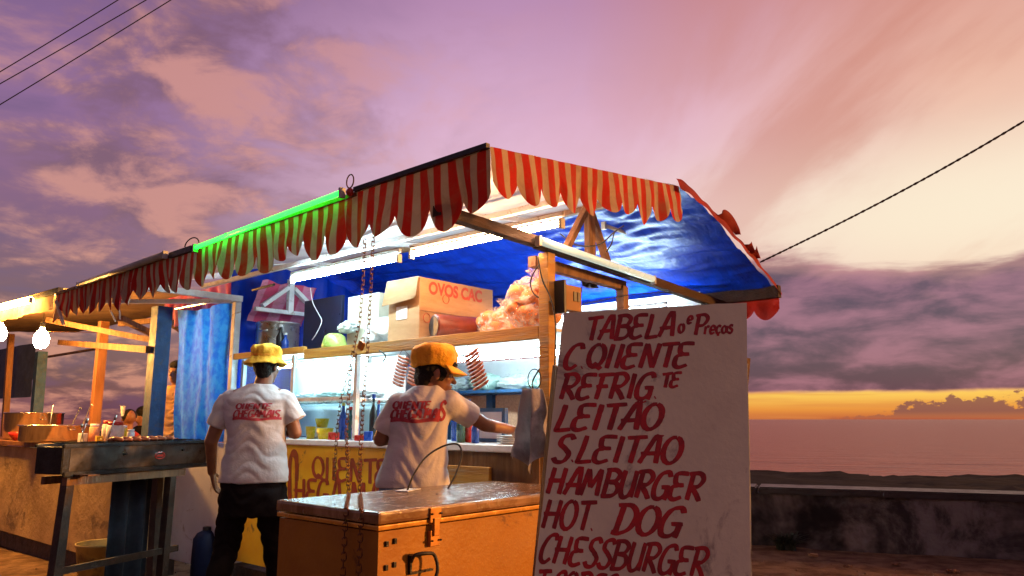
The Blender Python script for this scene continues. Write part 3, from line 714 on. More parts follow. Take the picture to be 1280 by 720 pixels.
def ribbon(st, w, nib, seed):
    """brush stroke as a strip: width follows a slanted nib, ends slightly ragged"""
    P = []
    for a_, b_ in zip(st, st[1:]):
        k = max(1, int(math.hypot(b_[0]-a_[0], b_[1]-a_[1])/.07))
        P += [(a_[0]+(b_[0]-a_[0])*i/k, a_[1]+(b_[1]-a_[1])*i/k) for i in range(k)]
    P.append(st[-1]); out = []; n = len(P)
    for i, p in enumerate(P):
        q0, q1 = P[max(0, i-1)], P[min(n-1, i+1)]; dx, dy = q1[0]-q0[0], q1[1]-q0[1]; l = math.hypot(dx, dy) or 1
        dx, dy = dx/l, dy/l; ang = math.atan2(dy, dx)
        ww = w*(.62+.42*abs(math.sin(ang-nib)))*(1+.12*ns(i*.5, seed))*(.82 if i in (0, n-1) else 1)
        out.append(((p[0]-dy*ww/2, p[1]+dx*ww/2), (p[0]+dy*ww/2, p[1]-dx*ww/2)))
    return out
def lay(text, w=.15, nib=math.radians(35), shear=.22, squeeze=1.0):
    """-> total advance and list of (strips in unit space)"""
    x = 0; strips = []
    for ci, ch in enumerate(text):
        adv, sts = FONT[ch]
        jx = .02*ns(ci*1.7, len(text)); jy = .025*ns(ci*2.3, 5, len(text))
        for si, st in enumerate(sts):
            s2 = [((px*squeeze+x+jx+shear*py), py+jy) for px, py in st]
            strips.append(ribbon(s2, w, nib, ci*3+si))
        x += adv*squeeze
    return x, strips
def strips_bm(strips, mapf, zstep=.00004, base=.0003):
    bm = BM()
    for k, sp in enumerate(strips):
        o = base+zstep*(k % 7); prev = None
        for l_, r_ in sp:
            cur = (bm.verts.new(mapf(l_[0], l_[1], o)), bm.verts.new(mapf(r_[0], r_[1], o)))
            if prev: bm.faces.new((prev[0], prev[1], cur[1], cur[0]))
            prev = cur
    return bm

# ================================================================== menu board
BN = Vector((-.10, -.99, .085)).normalized(); BP = at(800, 560, 2.28)
def onboard(px, py, off=0.0):
    r = ray(px, py); c0 = Vector((0, 0, H)); t = (BP-c0).dot(BN)/r.dot(BN); return c0+r*t+BN*off
mb = thing('menu_board', 'tall cream price board hand lettered in red in front of the ice chest', 'sign', (BP.x, BP.y, 0), 'W')
def board_panel(cs, th, org, edge_n=18, off=0.0):
    bm = BM(); P = []
    for i in range(4):
        a_, b_ = cs[i], cs[(i+1) % 4]
        for k in range(edge_n):
            p = a_.lerp(b_, k/edge_n); j = .0012
            P.append(p+Vector((ns(p.x*30, p.z*30, i), 0, ns(p.z*30, p.x*30, i+4)))*j*2)
    f = [bm.verts.new(p+BN*off) for p in P]; bk = [bm.verts.new(p+BN*(off-th)) for p in P]
    bm.faces.new(f); bm.faces.new(bk[::-1]); n = len(P)
    for i in range(n): bm.faces.new((f[i], bk[i], bk[(i+1) % n], f[(i+1) % n]))
    bmesh.ops.recalc_face_normals(bm, faces=bm.faces); return bm
tl, tr_ = onboard(705, 391), onboard(933, 378)
br0, bl0 = onboard(938.5, 719), onboard(668, 719)
def toground(a_, b_): t = (a_.z-.012)/(a_.z-b_.z); return a_+(b_-a_)*t
br, bl = toground(tr_, br0), toground(tl, bl0)
part('panel', board_panel([tl, bl, br, tr_], .016, None), M['board'], mb)
sh = Vector((.012, 0, 0))
part('rear_panel', board_panel([tl+sh+Vector((0, 0, -.12)), bl+sh, br+Vector((.014, 0, 0)), onboard(935.5, 452)+Vector((.004, 0, 0))], .02, None, off=-.03), M['board'], mb)
bm = BM(); bar(bm, tr_.lerp(br, .1)-BN*.06, Vector((br.x-.02, br.y+.45, .02)), .03, .03); bar(bm, tl.lerp(bl, .1)-BN*.06, Vector((bl.x+.05, bl.y+.45, .02)), .03, .03); part('prop', bm, M['wood'], mb)
def board_line(text, x0, y0, x1, y1, hpx, w=.17, sq=1.0, shear=.24):
    adv, strips = lay(text, w, shear=shear, squeeze=sq)
    pa, pb = onboard(x0, y0), onboard(x1, y1); up_ = (onboard(x0+3, y0-hpx)-pa)
    upv = up_-(pb-pa).normalized()*up_.dot((pb-pa).normalized())
    sx_ = (pb-pa)/(adv-.06+shear*.5)
    return strips_bm(strips, lambda x, y, o: pa+sx_*x+upv*y+BN*o)
LN = [('TABELA', 731, 426, 846, 420, 29, .17, 1), ('o', 848, 417, 858, 415, 20, .17, .8), ('e', 859, 405, 867, 404, 16, .2, .8), ('P', 867, 419, 885, 418, 25, .17, 1), ('recas', 880, 418, 918, 416, 17, .19, 1),
      ('C.QuENTE', 704, 461, 866, 459, 30, .17, 1), ('REFRIG.', 699, 499, 826, 498, 31, .17, 1), ('TE', 826, 485, 852, 483, 18, .22, 1),
      ('LEITAO', 694, 538, 830, 537, 32, .17, 1), ('S.LEITAO', 690, 577, 854, 580, 33, .16, 1),
      ('HAMBURGER', 683, 617, 880, 626, 33, .18, 1), ('HOT.', 677, 660, 746, 664, 36, .16, 1), ('DOG', 764, 666, 854, 672, 36, .16, 1),
      ('CHESSBURGER', 673, 702, 884, 722, 35, .16, 1), ('T.CORES', 667, 748, 770, 756, 36, .16, 1)]
for t_ in LN: part('lettering', board_line(*t_[:6], w=t_[6]+.025, sq=t_[7]), M['ink'], mb)
for x, y in ((796, 503), (818, 546)):
    bm = strips_bm([ribbon(crv([(0, 0), (.3, .3), (.6, 0), (.9, .25)]), .3, .6, 1)], lambda u, v, o, x=x, y=y: onboard(x+u*13, y-v*8, o)); part('lettering', bm, M['ink'], mb)

# ================================================================== ice chest
ic = thing('ice_chest', 'long orange metal ice chest with scuffed lid in front of the counter', 'chest', (2.2, 2.3, 0))
CB0, CB1, CA0, CA1, CZ = 1.655, 2.86, 2.015, 2.62, .95
bm = BM(); box(bm, CB0+.012, CB1-.012, CA0+.012, CA1-.012, .10, .885); bmesh.ops.subdivide_edges(bm, edges=bm.edges[:], cuts=24, use_grid_fill=True)
for v in bm.verts:
    k = .0045*ns(v.co.x*5, v.co.y*5, v.co.z*5)+.006*min(0, ns(v.co.x*11, v.co.y*11, v.co.z*9)+.25)
    if CB0+.02 < v.co.x < CB1-.02: v.co.y += k if v.co.y < 2.3 else -k
    elif CA0+.02 < v.co.y < CA1-.02: v.co.x += -k if v.co.x < 2.2 else k
part('body', bm, M['freezer'], ic, True)
ic.children[-1].data.set_sharp_from_angle(angle=.6)
bm = BM(); box(bm, CB0+.004, CB1-.004, CA0+.004, CA1-.004, .890, .906, .004); part('rim', bm, mat('chest_rim', (.72, .34, .05), rough=.2, ns=8, metal=.3), ic)
bm = BM(); box(bm, CB0, CB1, CA0, CA1, .909, CZ, .011); part('lid', bm, M['lid'], ic)
bm = BM(); box(bm, CB0+.05, CB1-.05, CA0+.05, CA1-.05, .0, .10); part('plinth', bm, M['darkwood'], ic)
hb_ = atb(563, 640, 1.9).x
hc = 1.905
bm = BM(); box(bm, hc-.026, hc+.026, CA0-.008, CA0-.001, .895, .945, .002); box(bm, hc-.022, hc+.022, CA0-.006, CA0+.012, .815, .868, .002); box(bm, hc-.012, hc+.014, CA0-.014, CA0-.002, .85, .91, .002); hp = part('hasp', bm, mat('hasp_metal', (.40, .17, .03), rough=.4, metal=.5, ns=12), ic)
for db, z in ((-.02, .835), (.02, .835), (-.022, .925), (.022, .925)):
    bm = BM(); lathe(bm, hc+db, CA0-.012, [(.0, z-.004), (.005, z-.002), (.005, z+.002), (.0, z+.004)], 8); part('screw', bm, M['darkmetal'], hp)
for b_, z in ((1.70, .845), (1.735, .85), (1.70, .77), (1.735, .775)):
    bm = BM(); box(bm, b_-.006, b_+.006, CA0+.004, CA0+.014, z-.009, z+.009, .002); part('bolt', bm, M['darkmetal'], ic)
bm = cable([(1.80, CA0-.0, .775), (1.80, CA0-.02, .80), (1.84, CA0-.035, .803), (1.88, CA0-.03, .79), (1.885, CA0-.04, .74), (1.86, CA0-.03, .68), (1.83, CA0-.02, .64)], .006); part('handle_strap', bm, M['rubber'], ic, True)
bm = BM(); box(bm, 1.795, 1.90, CA0-.004, CA0+.013, .735, .742); box(bm, 1.795, 1.90, CA0-.004, CA0+.013, .79, .797); box(bm, 1.795, 1.802, CA0-.004, CA0+.013, .742, .79); part('handle_plate', bm, M['darkmetal'], ic)
for b_ in (1.70, 1.95, 2.2, 2.45, 2.7):
    bm = BM(); lathe(bm, b_, CA0+.3, [(0, CZ), (.006, CZ+.001), (.004, CZ+.003), (0, CZ+.0035)], 8); part('rivet', bm, M['darkmetal'], ic)
# papers on the lid
bm = BM(); box(bm, 2.17, 2.30, 2.5, 2.56, CZ+.001, CZ+.004, rot=Matrix.Rotation(.4, 3, 'Z')); single('paper_strip', bm, M['label'], 'thin paper strip lying on the chest lid beside the cable loop', 'paper', (2.22, 2.52, CZ))
# cable loop rising from the chest
pts = [at(x, y, d_) for x, y, d_ in ((508, 616, 3.32), (518, 592, 3.35), (534, 570, 3.4), (556, 557, 3.42), (573, 556, 3.42), (577, 570, 3.40), (570, 592, 3.36), (560, 611, 3.32))]
single('cable_loop', cable(pts, .0045), M['rubber'], 'black cable looping up from the back of the chest lid', 'cable', pts[0], 'W', smooth=True)

# ================================================================== chains and padlock
def chain(name, path, label, ln=.030):
    P = [Vector(p) for p in path]; t = thing(name, label, 'chain', P[0], group='chains hanging from the awning')
    cum = [0]
    for a_, b_ in zip(P, P[1:]): cum.append(cum[-1]+(b_-a_).length)
    def pt(s):
        for i in range(len(P)-1):
            if s <= cum[i+1] or i == len(P)-2: return P[i].lerp(P[i+1], (s-cum[i])/(cum[i+1]-cum[i])), (P[i+1]-P[i]).normalized()
    me = None; n = int(cum[-1]/(ln*.80))
    bm = BM(); R1, L1 = ln*.26, ln*.26; pts = []
    for k in range(17):
        a_ = 2*math.pi*k/16; pts.append(Vector((R1*math.cos(a_), 0, R1*math.sin(a_)+(L1 if math.sin(a_) >= 0 else -L1)*.9)))
    tube(bm, pts, ln*.075, 5, False); me = bpy.data.meshes.new('link'); bm.to_mesh(me); bm.free(); me.materials.append(M['rust']); me.shade_smooth()
    for k in range(n):
        p, d = pt((k+.5)*cum[-1]/n); o = bpy.data.objects.new('link', me); COL.objects.link(o); o.parent = t
        qn = d.to_track_quat('Z', 'Y') @ Matrix.Rotation((math.pi/2)*(k % 2)+.5+.3*ns(k*.7), 3, 'Z').to_quaternion()
        o.rotation_mode = 'QUATERNION'; o.rotation_quaternion = qn; o.location = p-P[0]
    return t
def lidp(px, py): r = ray(px, py); t = (CZ+.006-H)/r.z; p = r*t; p.z += H; return ROT.inverted() @ p
e1, e2 = lidp(450, 619), lidp(448, 636.5)
f1_ = Vector((e1.x-.02, e1.y, CZ+.006)); 
tpa = atb(467, 291, 2.3); cA = [tpa, atb(464, 350, 2.27), atb(460, 430, 2.2), atb(453, 520, 2.1), atb(450, 575, 2.02), e1, Vector((CB0-.008, e2.y, CZ+.004)), Vector((CB0-.012, e2.y, .62)), Vector((CB0-.012, e2.y+.01, .32))]
chain('chain', cA, 'right rusty chain falling straight from the awning over the chest lid')
tpb = atb(456, 299, 2.3); e3 = lidp(430, 612); g1 = atb(450, 400, 2.24)
chain('chain', [tpb, atb(454, 350, 2.28), g1, atb(441, 440, 2.22), atb(437, 480, 2.18), atb(433, 540, 2.12), lidp(436, 617), Vector((CB0-.008, lidp(430, 634).y, CZ+.004)), Vector((CB0-.012, lidp(430, 634).y, .60)), Vector((CB0-.012, lidp(430, 634).y, .30))], 'middle rusty chain carrying the brass padlock')
chain('chain', [atb(444, 441, 2.25), atb(434, 468, 2.28), atb(426, 500, 2.3), atb(421, 540, 2.33), atb(419, 575, 2.36), atb(418, 600, 2.38)], 'short left strand of chain below the padlock', .028)
pk = thing('padlock', 'brass padlock hooked through the hanging chains', 'padlock', atb(452, 428, 2.2))
pc = atb(452, 430, 2.2); rm = Matrix.Rotation(.5, 3, 'X')
bm = BM(); box(bm, pc.x-.008, pc.x+.008, pc.y-.018, pc.y+.018, pc.z-.028, pc.z+.012, .004, rot=rm, piv=pc); part('body', bm, M['brass'], pk)
bm = BM(); tube(bm, [Vector((pc.x, pc.y+.012*math.cos(t), pc.z+.014+.022*math.sin(t))) for t in [i*math.pi/10 for i in range(11)]], .0035, 6); bmesh.ops.rotate(bm, verts=bm.verts, cent=pc, matrix=rm); part('shackle', bm, M['steel'], pk, True)

# ---- painted words on the yellow panel
def panel_words(text, b, pl, pr, w, sq, shear=.0, hz_=None):
    """pl/pr: (px, py top, py bottom) at the left and right end of the word"""
    l0, l1 = atb(pl[0], pl[2], b), atb(pl[0], pl[1], b); r0, r1 = atb(pr[0], pr[2], b), atb(pr[0], pr[1], b)
    adv, strips = lay(text, w, shear=shear, squeeze=sq, nib=.9)
    def mp(x, y, o):
        f = x/(adv-.05); a = l0.lerp(r0, f); t_ = l1.lerp(r1, f); p = a.lerp(t_, y); return Vector((b-o, p.y, p.z))
    return strips_bm(strips, mp)
PF = 3.039
bm = panel_words('n', PF, (362, 569, 640), (374, 569, 642), .16, .6); part('lettering', bm, M['counterink'], fs)
bm = panel_words('QuENTE', PF, (391, 571, 598), (486, 575, 607), .15, .9); part('lettering', bm, M['counterink'], fs)
bm = panel_words('HEGA MAIS', PF, (369, 598, 628), (500, 606, 645), .15, .8); part('lettering', bm, M['counterink'], fs)

# ================================================================== goods on the shelf
SZ = 1.7225
def carton(name, b0, b1, a0, a1, z0, z1, label, m='card', flap=False, lb=True, cat='box'):
    t = thing(name, label, cat, (b0, (a0+a1)/2, z0))
    bm = BM(); box(bm, b0, b1, a0, a1, z0, z1, .004); part('body', bm, M[m], t)
    return t
cb = carton('cardboard_box', 3.08, 3.74, 3.42, 3.71, SZ, 2.11, 'large cardboard egg carton with red lettering on the shelf')
bm = BM(); bar(bm, (3.068, 3.72, 2.10), (3.064, 3.43, 2.105), .006, .01)
vs = []
bm.free(); bm = BM()
f_ = [bm.verts.new(p) for p in ((3.07, 3.425, 2.112), (3.07, 3.72, 2.112), (3.045, 3.735, 1.95), (3.05, 3.43, 1.975))]; f0 = bm.faces.new(f_)
bmesh.ops.solidify(bm, geom=bm.faces[:], thickness=.005); part('flap', bm, M['card'], cb)
bm = BM(); box(bm, 3.076, 3.0785, 3.53, 3.63, 1.86, 1.94); part('paper_label', bm, M['label'], cb)
for x_, z_ in ((3.3, 1.995), (3.14, 1.86)):
    bm = BM(); tube(bm, [(x_+.028*math.cos(t), 3.4185, z_+.028*math.sin(t)) for t in [i*math.pi/10 for i in range(21)]], .002, 4, False); part('printed_ring', bm, mat('carton_print', (.42, .05, .02), rough=.8, ns=30), cb)
bm = BM(); box(bm, 3.08, 3.74, 3.4165, 3.4195, 1.90, 1.903); part('seam', bm, M['wood'], cb)
def text_obj(txt, size, m, parent, loc, rotm, bold=.006, squeeze=1.0, name='lettering'):
    cu_ = bpy.data.curves.new('t', 'FONT'); cu_.body = txt; cu_.size = size; cu_.offset = bold; cu_.align_x = 'LEFT'
    o = bpy.data.objects.new('t', cu_); COL.objects.link(o); bpy.context.view_layer.update()
    me = bpy.data.meshes.new_from_object(o.evaluated_get(bpy.context.evaluated_depsgraph_get())); bpy.data.objects.remove(o)
    me.transform(Matrix.Translation(Vector(loc)-ORG[parent.name]) @ rotm.to_4x4() @ Matrix.Diagonal((squeeze, 1, 1, 1))); me.materials.clear(); me.materials.append(m); me.name = name
    o = bpy.data.objects.new(name, me); COL.objects.link(o); o.parent = parent; return o
# on the face looking along -y of the stall axes: text x -> +b, text y -> +z
text_obj('OVOS CAC', .105, MATS['carton_print'], cb, (3.15, 3.4172, 2.015), Matrix(((1, 0, 0), (0, 0, -1), (0, 1, 0))), .0042, .90)
carton('white_box', 3.25, 3.55, 4.02, 4.36, SZ, 2.10, 'pale carton standing behind the white bag on the shelf', 'palecard')
bm = BM(); blob(bm, (3.25, 3.93, SZ+.085), (.12, .18, .095), 4, .18, 6, 5); single('plastic_bag', bm, M['bagwhite'], 'white plastic bag left of the egg carton', 'bag', (3.25, 3.93, SZ), smooth=True)
clear = bpy.data.materials.new('clear_film'); clear.use_nodes = True
_t = clear.node_tree; _t.nodes.clear(); q = G(_t)
_o = _t.nodes.new('ShaderNodeOutputMaterial'); _m = _t.nodes.new('ShaderNodeMixShader')
_a = _t.nodes.new('ShaderNodeBsdfTransparent'); _a.inputs[0].default_value = (1, .93, .88, 1)
_b = _t.nodes.new('ShaderNodeBsdfPrincipled'); _b.inputs['Base Color'].default_value = (.85, .80, .78, 1); _b.inputs['Roughness'].default_value = .12
_c = _t.nodes.new('ShaderNodeTexCoord').outputs['Object']; _n = q.noise(_c, 16, 8, .65, 1.2)
_bp = _t.nodes.new('ShaderNodeBump'); _bp.inputs['Strength'].default_value = 1; _bp.inputs['Distance'].default_value = .03
_t.links.new(_n, _bp.inputs['Height']); _t.links.new(_bp.outputs[0], _b.inputs['Normal'])
_t.links.new(q.smooth(_n, .42, .62, .10, .55), _m.inputs[0])
_t.links.new(_a.outputs[0], _m.inputs[1]); _t.links.new(_b.outputs[0], _m.inputs[2]); _t.links.new(_m.outputs[0], _o.inputs[0])
rollm = mat('baked_roll', (.78, .34, .12), (.55, .19, .05), rough=.55, ns=9, bump=.1)
def roll_bag(c, r, label, seed, n):
    R_ = random.Random(seed); t = thing('bag_of_rolls', label, 'bag', (c[0], c[1], SZ)); done = 0
    rr = .052; pts = []
    for k in range(4000):
        p = Vector((R_.uniform(-1, 1), R_.uniform(-1, 1), R_.uniform(-1, 1)))
        if p.length > .82: continue
        p = Vector((p.x*r[0], p.y*r[1], p.z*r[2]))+Vector(c)
        if p.z < SZ+rr*.8 or any((p-o_).length < rr*1.45 for o_ in pts): continue
        pts.append(p)
        if len(pts) >= n: break
    me = None
    for p in pts:
        bm = BM(); res = bmesh.ops.create_icosphere(bm, subdivisions=3, radius=1)
        a_ = R_.random()*3
        for v in bm.verts: v.co = Matrix.Rotation(a_, 3, 'Z') @ Vector((v.co.x*rr*1.2, v.co.y*rr*.85, v.co.z*rr*.78))+p
        part('roll', bm, rollm, t, True)
    bm = BM(); blob(bm, c, (r[0]*1.03, r[1]*1.03, r[2]*1.03), seed, .10, 10, 5); part('plastic_film', bm, clear, t, True)
    bm = BM(); top = Vector((c[0], c[1]-.02, c[2]+r[2])); sheet(bm, lambda u, v: top+Vector(((.012+.04*v)*math.cos(u*6.283)*(1+.5*math.sin(u*31)), (.012+.04*v)*math.sin(u*6.283)*(1+.5*math.sin(u*25)), -.01+.06*v)), 40, 4); part('knotted_neck', bm, clear, t, True)
roll_bag((3.36, 2.98, SZ+.085), (.15, .16, .095), 'slumped clear bag of orange rolls between carton and round bag', 7, 16)
roll_bag((3.2, 2.62, SZ+.145), (.15, .16, .15), 'big round clear bag of orange rolls against the yellow corner post', 9, 22)
bw = thing('bowl', 'pale green upturned bowl on the shelf left of the bags', 'bowl', (3.12, 4.32, SZ))
bm = BM(); lathe(bm, 3.12, 4.32, [(.085, SZ+.002), (.088, SZ+.02), (.07, SZ+.085), (.04, SZ+.105), (0, SZ+.108)], 24); part('body', bm, mat('green_bowl', (.30, .42, .10), rough=.3, ns=5), bw, True)
bm = BM(); blob(bm, (3.2, 4.28, SZ+.15), (.06, .09, .04), 14, .2, 7, 4); part('wrapper', bm, M['bagwhite'], bw, True)
# dark red canister on its side, black mouth towards the street
cn = thing('canister', 'dark red canister lying on its side before the egg carton', 'canister', (3.2, 3.3, SZ))
bm = BM(); c0 = Vector((3.10, 3.31, SZ+.075)); c1 = Vector((3.40, 3.22, SZ+.075)); d = (c1-c0)
tube(bm, [c0, c0+d*.02, c0+d*.96, c1], [.070, .074, .074, .066], 24); part('body', bm, mat('canister_paint', (.16, .025, .01), rough=.4, ns=8), cn, True)
bm = BM(); tube(bm, [c0-d*.012, c0-d*.002], .062, 24); part('mouth', bm, M['black'], cn)
# navy board, steel pot, bottles at the left
bm = BM(); box(bm, 3.3, 3.325, 4.50, 4.97, SZ+.02, 2.14, .003); nb = single('dark_board', bm, M['navy'], 'dark navy square board leaning on the shelf under the long tube', 'board', (3.3, 4.73, SZ+.02))
bm = BM(); p = [atb(x, y, 3.28) for x, y in ((388, 360), (391, 378), (398, 392), (402, 402), (396, 416), (390, 425))]
part('cord', cable(p, .0035), M['whitepanel'], nb, True, label='thin white cord')
pot = thing('steel_pot', 'tall dented steel pot on the shelf behind the capped worker', 'pot', (3.3, 5.32, 1.745))
bm = BM(); lathe(bm, 3.3, 5.32, [(.0, SZ+.02), (.15, SZ+.022), (.165, SZ+.04), (.165, SZ+.26), (.175, SZ+.265), (.17, SZ+.275), (.155, SZ+.268), (.155, SZ+.04), (0, SZ+.035)], 40); part('body', bm, M['steel'], pot, True)
bm = BM(); tube(bm, [(3.3+.165*math.cos(t), 5.32+.165*math.sin(t), SZ+.2) for t in (3.3, 3.5, 3.7)], .01, 8); part('handle', bm, M['steel'], pot, True)
for k, (a_, h, r, m, lb) in enumerate(((5.05, .17, .028, 'blueplastic', 'small blue bottle between the steel pot and navy board'), (5.12, .24, .03, 'black', 'dark bottle beside the steel pot on the shelf'))):
    t = thing('bottle', lb, 'bottle', (3.2, a_, SZ))
    bm = BM(); lathe(bm, 3.2, a_, [(0, SZ), (r, SZ+.002), (r, SZ+h*.62), (r*.4, SZ+h*.78), (r*.4, SZ+h*.92)], 16); part('body', bm, M[m], t, True)
    bm = BM(); lathe(bm, 3.2, a_, [(0, SZ+h*.92), (r*.5, SZ+h*.92), (r*.5, SZ+h), (0, SZ+h)], 12); part('cap', bm, M['whitepanel'], t)
# small loudspeaker box beyond the yellow post
sp = thing('electric_box', 'small brown box with black front strapped behind the yellow post', 'box', (3.12, 2.36, 1.79))
bm = BM(); box(bm, 3.06, 3.20, 2.30, 2.352, 1.80, 1.93, .003); part('body', bm, M['card'], sp)
bm = BM(); box(bm, 3.04, 3.058, 2.29, 2.36, 1.78, 1.95, .003); part('front', bm, M['black'], sp)
bm = BM(); box(bm, 3.13, 3.155, 2.296, 2.2995, 1.85, 1.90); part('socket', bm, M['black'], sp); bm = BM(); box(bm, 3.165, 3.185, 2.296, 2.2995, 1.85, 1.90); part('socket', bm, M['black'], sp)
# hanging cloth by the post
hc_ = thing('hanging_cloth', 'grey rag hanging from a wire hoop beside the yellow post', 'cloth', atb(665, 485, 2.93))
def rag(u, v):
    w = .05+.09*v**.7+.02*ns(v*5, 2); p0 = atb(664, 486, 2.93)
    return p0+Vector((.035*math.sin(u*15+v*2)+.02*ns(u*5, v*3), (u-.5)*-2*w+.012*v+.0, -.42*v*(1-.22*abs(math.sin(u*5+.8)))))
bm = BM(); sheet(bm, rag, 40, 30); part('rag', bm, mat('grey_rag', (.34, .32, .34), (.16, .15, .17), rough=.95, ns=9, bump=.5, bs=20, trans=.15), hc_, True)
bm = BM(); pc = atb(668, 474, 2.93); tube(bm, [pc+Vector((0, .042*math.cos(t), .05*math.sin(t))) for t in [i*math.pi/12 for i in range(25)]], .0028, 5, False); part('hoop', bm, M['rubber'], hc_, True)

# hanging strings of sausages under the shelf
def sausages(px, py, tilt, n, label, sc=1.0):
    p = atb(px, py, 3.0); t = thing('sausage_string', label, 'sausages', p, group='strings of sausages under the shelf')
    bm = BM(); tube(bm, [(-.0, -.034, .01), (0, .034, .01)], .0032, 8)
    L_ = .050*sc*1.15
    bm = BM(); pts = [(0, -L_+2*L_*i/6, -.006*math.sin(math.pi*i/6)) for i in range(7)]; tube(bm, pts, [.003, 0.0085, .0092, .0095, .0092, .0085, .003], 8)
    me = bpy.data.meshes.new('sausage'); bm.to_mesh(me); bm.free(); me.materials.append(M['sausage']); me.shade_smooth()
    for k in range(n):
        o = bpy.data.objects.new('sausage', me); COL.objects.link(o); o.parent = t
        dz = -.02-.0195*k
        o.location = Vector((.004*ns(k), -dz*math.tan(tilt), dz)); o.rotation_euler = (tilt+.1*ns(k*2.1), 0, .1*ns(k*1.3))
    bm = BM()
    for s in (-1, 1): tube(bm, [Vector((0, s*L_*.82, -.01)), Vector((0, s*L_*.82+math.tan(tilt)*(.0195*n), -.012-.0195*n))], .0016, 4)
    bmesh.ops.translate(bm, verts=bm.verts, vec=p); part('string', bm, M['ropem'], t)
    bm = BM(); tube(bm, [p+Vector((0, L_*.8, -.01)), p+Vector((.0, .01, .03)), p+Vector((0, -L_*.8, -.01))], .0016, 4); part('loop', bm, M['ropem'], t)
sausages(505, 442, .28, 9, 'leftmost sausage string hanging left of the orange cap')
sausages(524, 441, .30, 9, 'middle sausage string partly behind the orange cap')
sausages(587, 437, -.42, 10, 'rightmost sausage string hanging right of the orange cap', 1.05)
bm = cable([atb(x, y, 3.0) for x, y in ((474, 438), (480, 442), (482, 446), (479, 452))], .005); 
single('hook', bm, M['black'], 'black hook hanging under the yellow shelf edge', 'hook', atb(476, 440, 3.0), smooth=True)

# ---- packets on the back shelf
for k, (a_, w, h, m, lb) in enumerate(((3.02, .16, .08, 'baggreen', 'pale green packet at the right of the back shelf'), (3.30, .15, .075, 'baggreen', 'pale green packet second from the right on the back shelf'), (3.62, .17, .06, 'bagwhite', 'white packet in the middle of the back shelf'), (3.95, .15, .07, 'baggreen', 'pale green packet left of the middle on the back shelf'), (4.30, .16, .06, 'bagwhite', 'white packet at the left of the back shelf'), (2.75, .12, .12, 'bagwhite', 'tall white packet at the right end of the back shelf'))):
    bm = BM(); blob(bm, (4.24, a_, 1.463+h*.86), (.1, w*.98, h), 20+k, .12, 9, 4); single('bread_packet', bm, M[m], lb, 'packet', (4.24, a_, 1.463), smooth=True, group='packets on the back shelf')
for k in range(9):
    a_ = 3.12-.085*k+.01*ns(k*3.3) + .3; bm = BM(); blob(bm, (4.16, a_, 1.463+.03+.055*(k % 2)*0), (.05, .04, .035), 40+k, .15, 6, 3)
    single('bread_roll', bm, M['baggreen'], 'pale wrapped roll in the row along the back shelf front', 'roll', (4.16, a_, 1.463), smooth=True, group='wrapped rolls in a row on the back shelf')
bm = BM(); blob(bm, (4.2, 2.86, 1.463+.2), (.09, .12, .09), 61, .15, 7, 4); single('bread_packet', bm, mat('lilac_wrap', (.40, .36, .62), rough=.3, ns=12, bump=.5, trans=.2), 'lilac wrapped packet stacked on the back shelf', 'packet', (4.2, 2.86, 1.6), smooth=True)

# ---- things on the counter
CT = 1.1155
def bottle(b, a, r, h, m, capm, label, z=CT, name='bottle', cat='bottle'):
    t = thing(name, label, cat, (b, a, z))
    bm = BM(); lathe(bm, b, a, [(0, z), (r, z+.002), (r, z+h*.55), (r*.85, z+h*.62), (r*.38, z+h*.76), (r*.36, z+h*.90)], 18); part('body', bm, M[m], t, True)
    bm = BM(); lathe(bm, b, a, [(0, z+h*.9), (r*.46, z+h*.9), (r*.46, z+h), (0, z+h)], 12); part('cap', bm, M[capm], t)
    return t
def cup(b, a, r, h, m, label, z=CT, name='cup', cat='cup'):
    bm = BM(); lathe(bm, b, a, [(0, z), (r*.72, z+.001), (r, z+h), (r*.94, z+h), (r*.68, z+.006), (0, z+.006)], 20); return single(name, bm, M[m], label, cat, (b, a, z), smooth=True)
def ab(px, b=3.12): return atb(px, 545, b).y
cup(3.14, ab(406, 3.14), .058, .075, 'yplastic', 'wide yellow plastic cup on the counter nearest the chains')
cup(3.26, ab(402, 3.26), .05, .065, 'yplastic', 'yellow cup behind the wide one on the counter', z=CT+.075)
cup(3.14, ab(388, 3.14), .036, .085, 'yplastic', 'narrow yellow cup left of the wide yellow one')
bm = BM(); lathe(bm, 3.26, ab(402, 3.26), [(0, CT), (.06, CT), (.06, CT+.07), (0, CT+.074)], 20); single('tin', bm, M['steel'], 'flat steel tin under the yellow cup on the counter', 'tin', (3.26, ab(402, 3.26), CT), smooth=True)
bottle(3.2, ab(428, 3.2), .028, .25, 'blueplastic', 'yplastic', 'blue bottle with yellow cap left of the chains')
bottle(3.3, ab(437, 3.3), .03, .22, 'glassy', 'redplastic', 'green glass bottle with red cap behind the chains')
bottle(3.14, ab(444, 3.14), .026, .17, 'blueplastic', 'whitepanel', 'small blue bottle with white cap at the counter edge')
bottle(3.25, ab(466, 3.25), .026, .30, 'black', 'blueplastic', 'tall dark bottle right of the chains')
bottle(3.32, ab(472, 3.32), .024, .26, 'blueplastic', 'redplastic', 'tall blue bottle with red cap right of the chains')
bottle(3.2, ab(576, 3.2), .026, .22, 'glassy', 'whitepanel', 'green glass bottle under the reaching arm')
bottle(3.25, ab(586, 3.25), .024, .25, 'redplastic', 'blueplastic', 'red bottle with blue cap under the reaching arm')
bottle(3.16, ab(594, 3.16), .022, .15, 'blueplastic', 'steel', 'short blue bottle under the reaching arm')
bottle(3.4, ab(570, 3.4), .03, .28, 'blueplastic', 'blueplastic', 'all blue bottle beside the shirt side')
